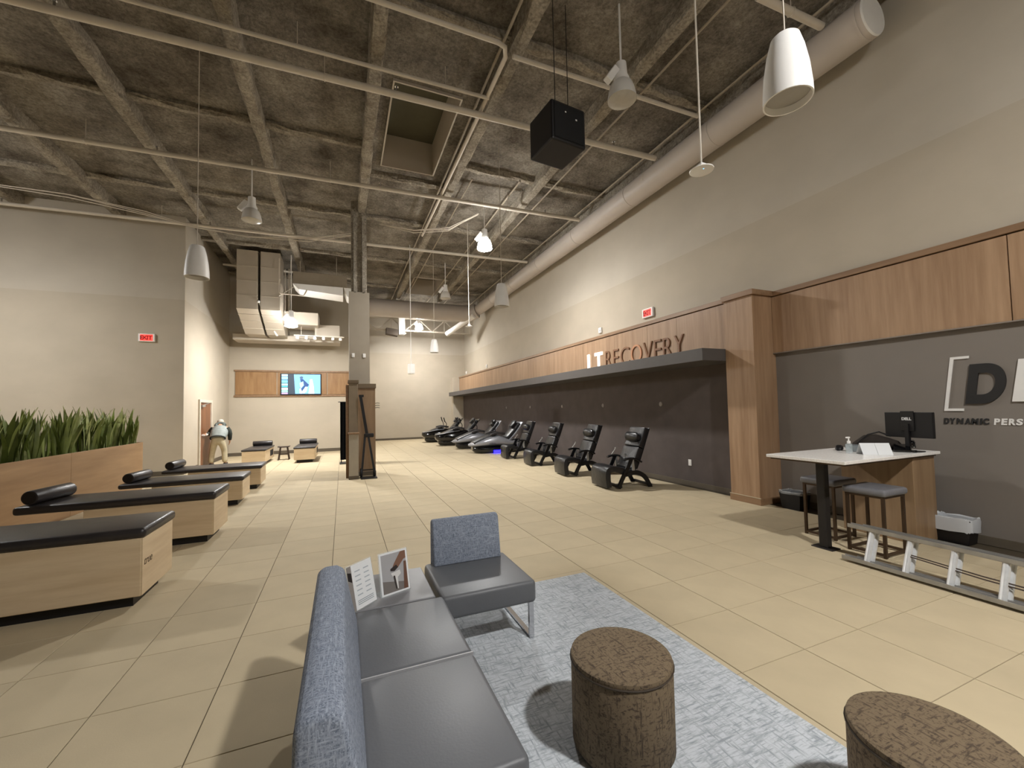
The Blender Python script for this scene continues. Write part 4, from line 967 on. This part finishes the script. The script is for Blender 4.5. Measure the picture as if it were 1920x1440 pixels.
mn = thing('monitor', 'black computer monitor seen from behind at the end of the desk', 'monitor', (6.42, 2.80, DZ), R(-8))
obj('screen_case', bev(prism([(-.25, .17), (.25, .17), (.25, .48), (-.25, .48)], 0, -.02, .02), .008, 2), M_BLACK, mn)
obj('back_hump', rbox(-.032, -.02, -.07, .07, .25, .495, .005, 2), M_BLACK, mn)
obj('display', box(.0205, .0215, -.24, .24, .18, .47), M_GLOSS, mn)
obj('stand', join(bar((-.03, 0, .01), (-.03, 0, .34), .04, .04), rbox(-.1, .08, -.11, .11, 0, .012, .004, 1)), M_BLACK, mn)
me = text_mesh('DELL', .045, .001, mat('badge_silver', '#d8d8d8', .3), offset=.002)
for q in me.vertices: q.co = (-.0335-q.co.z, .055-q.co.x, .385+q.co.y)
obj('badge', me, None, mn)
# ladder on its side
ld = thing('extension_ladder', 'aluminium extension ladder lying on its edge in front of the desk', 'ladder', (4.96, 2.75, 0))
LA = Vector((.13, 0, .35)); LB = Vector((.005, 0, .035))
def rail(off, y0, y1, mt, nm):
    p = LB+Vector(off); q = LA+Vector(off)
    for c in (p, q): obj(nm, join(bar((c.x, y0, c.z), (c.x, y1, c.z), .062, .022), bar((c.x-.03, y0, c.z+.012), (c.x-.03, y1, c.z+.012), .008, .035), bar((c.x+.03, y0, c.z+.012), (c.x+.03, y1, c.z+.012), .008, .035)), mt, ld)
rail((0, 0, 0), .03, -3.4, M_ALUD, 'rail')
rail((.045, 0, .0), -.06, -3.2, M_ALUD, 'fly_rail')
for k in range(11):
    y = -.18-k*.312
    obj('rung', cyl((LB.x, y, LB.z+.012), (LA.x, y, LA.z-.012), .026, n=12), M_ALU, ld, True)
    if k < 10: obj('fly_rung', cyl((LB.x+.045, y-.02, LB.z+.012), (LA.x+.045, y-.02, LA.z-.012), .024, n=12), M_ALU, ld, True)
obj('pull_rope', tube([(.06, -.5, .2), (.05, -1.0, .17), (.05, -1.6, .16), (.06, -3.0, .2)], .006, 6), mat('rope_dark', '#4b4038', .9), ld)
obj('pull_rope', tube([(.07, -.5, .215), (.06, -1.0, .19), (.06, -1.6, .18), (.07, -3.0, .22)], .006, 6), mat('rope_dark', '#4b4038', .9), ld)
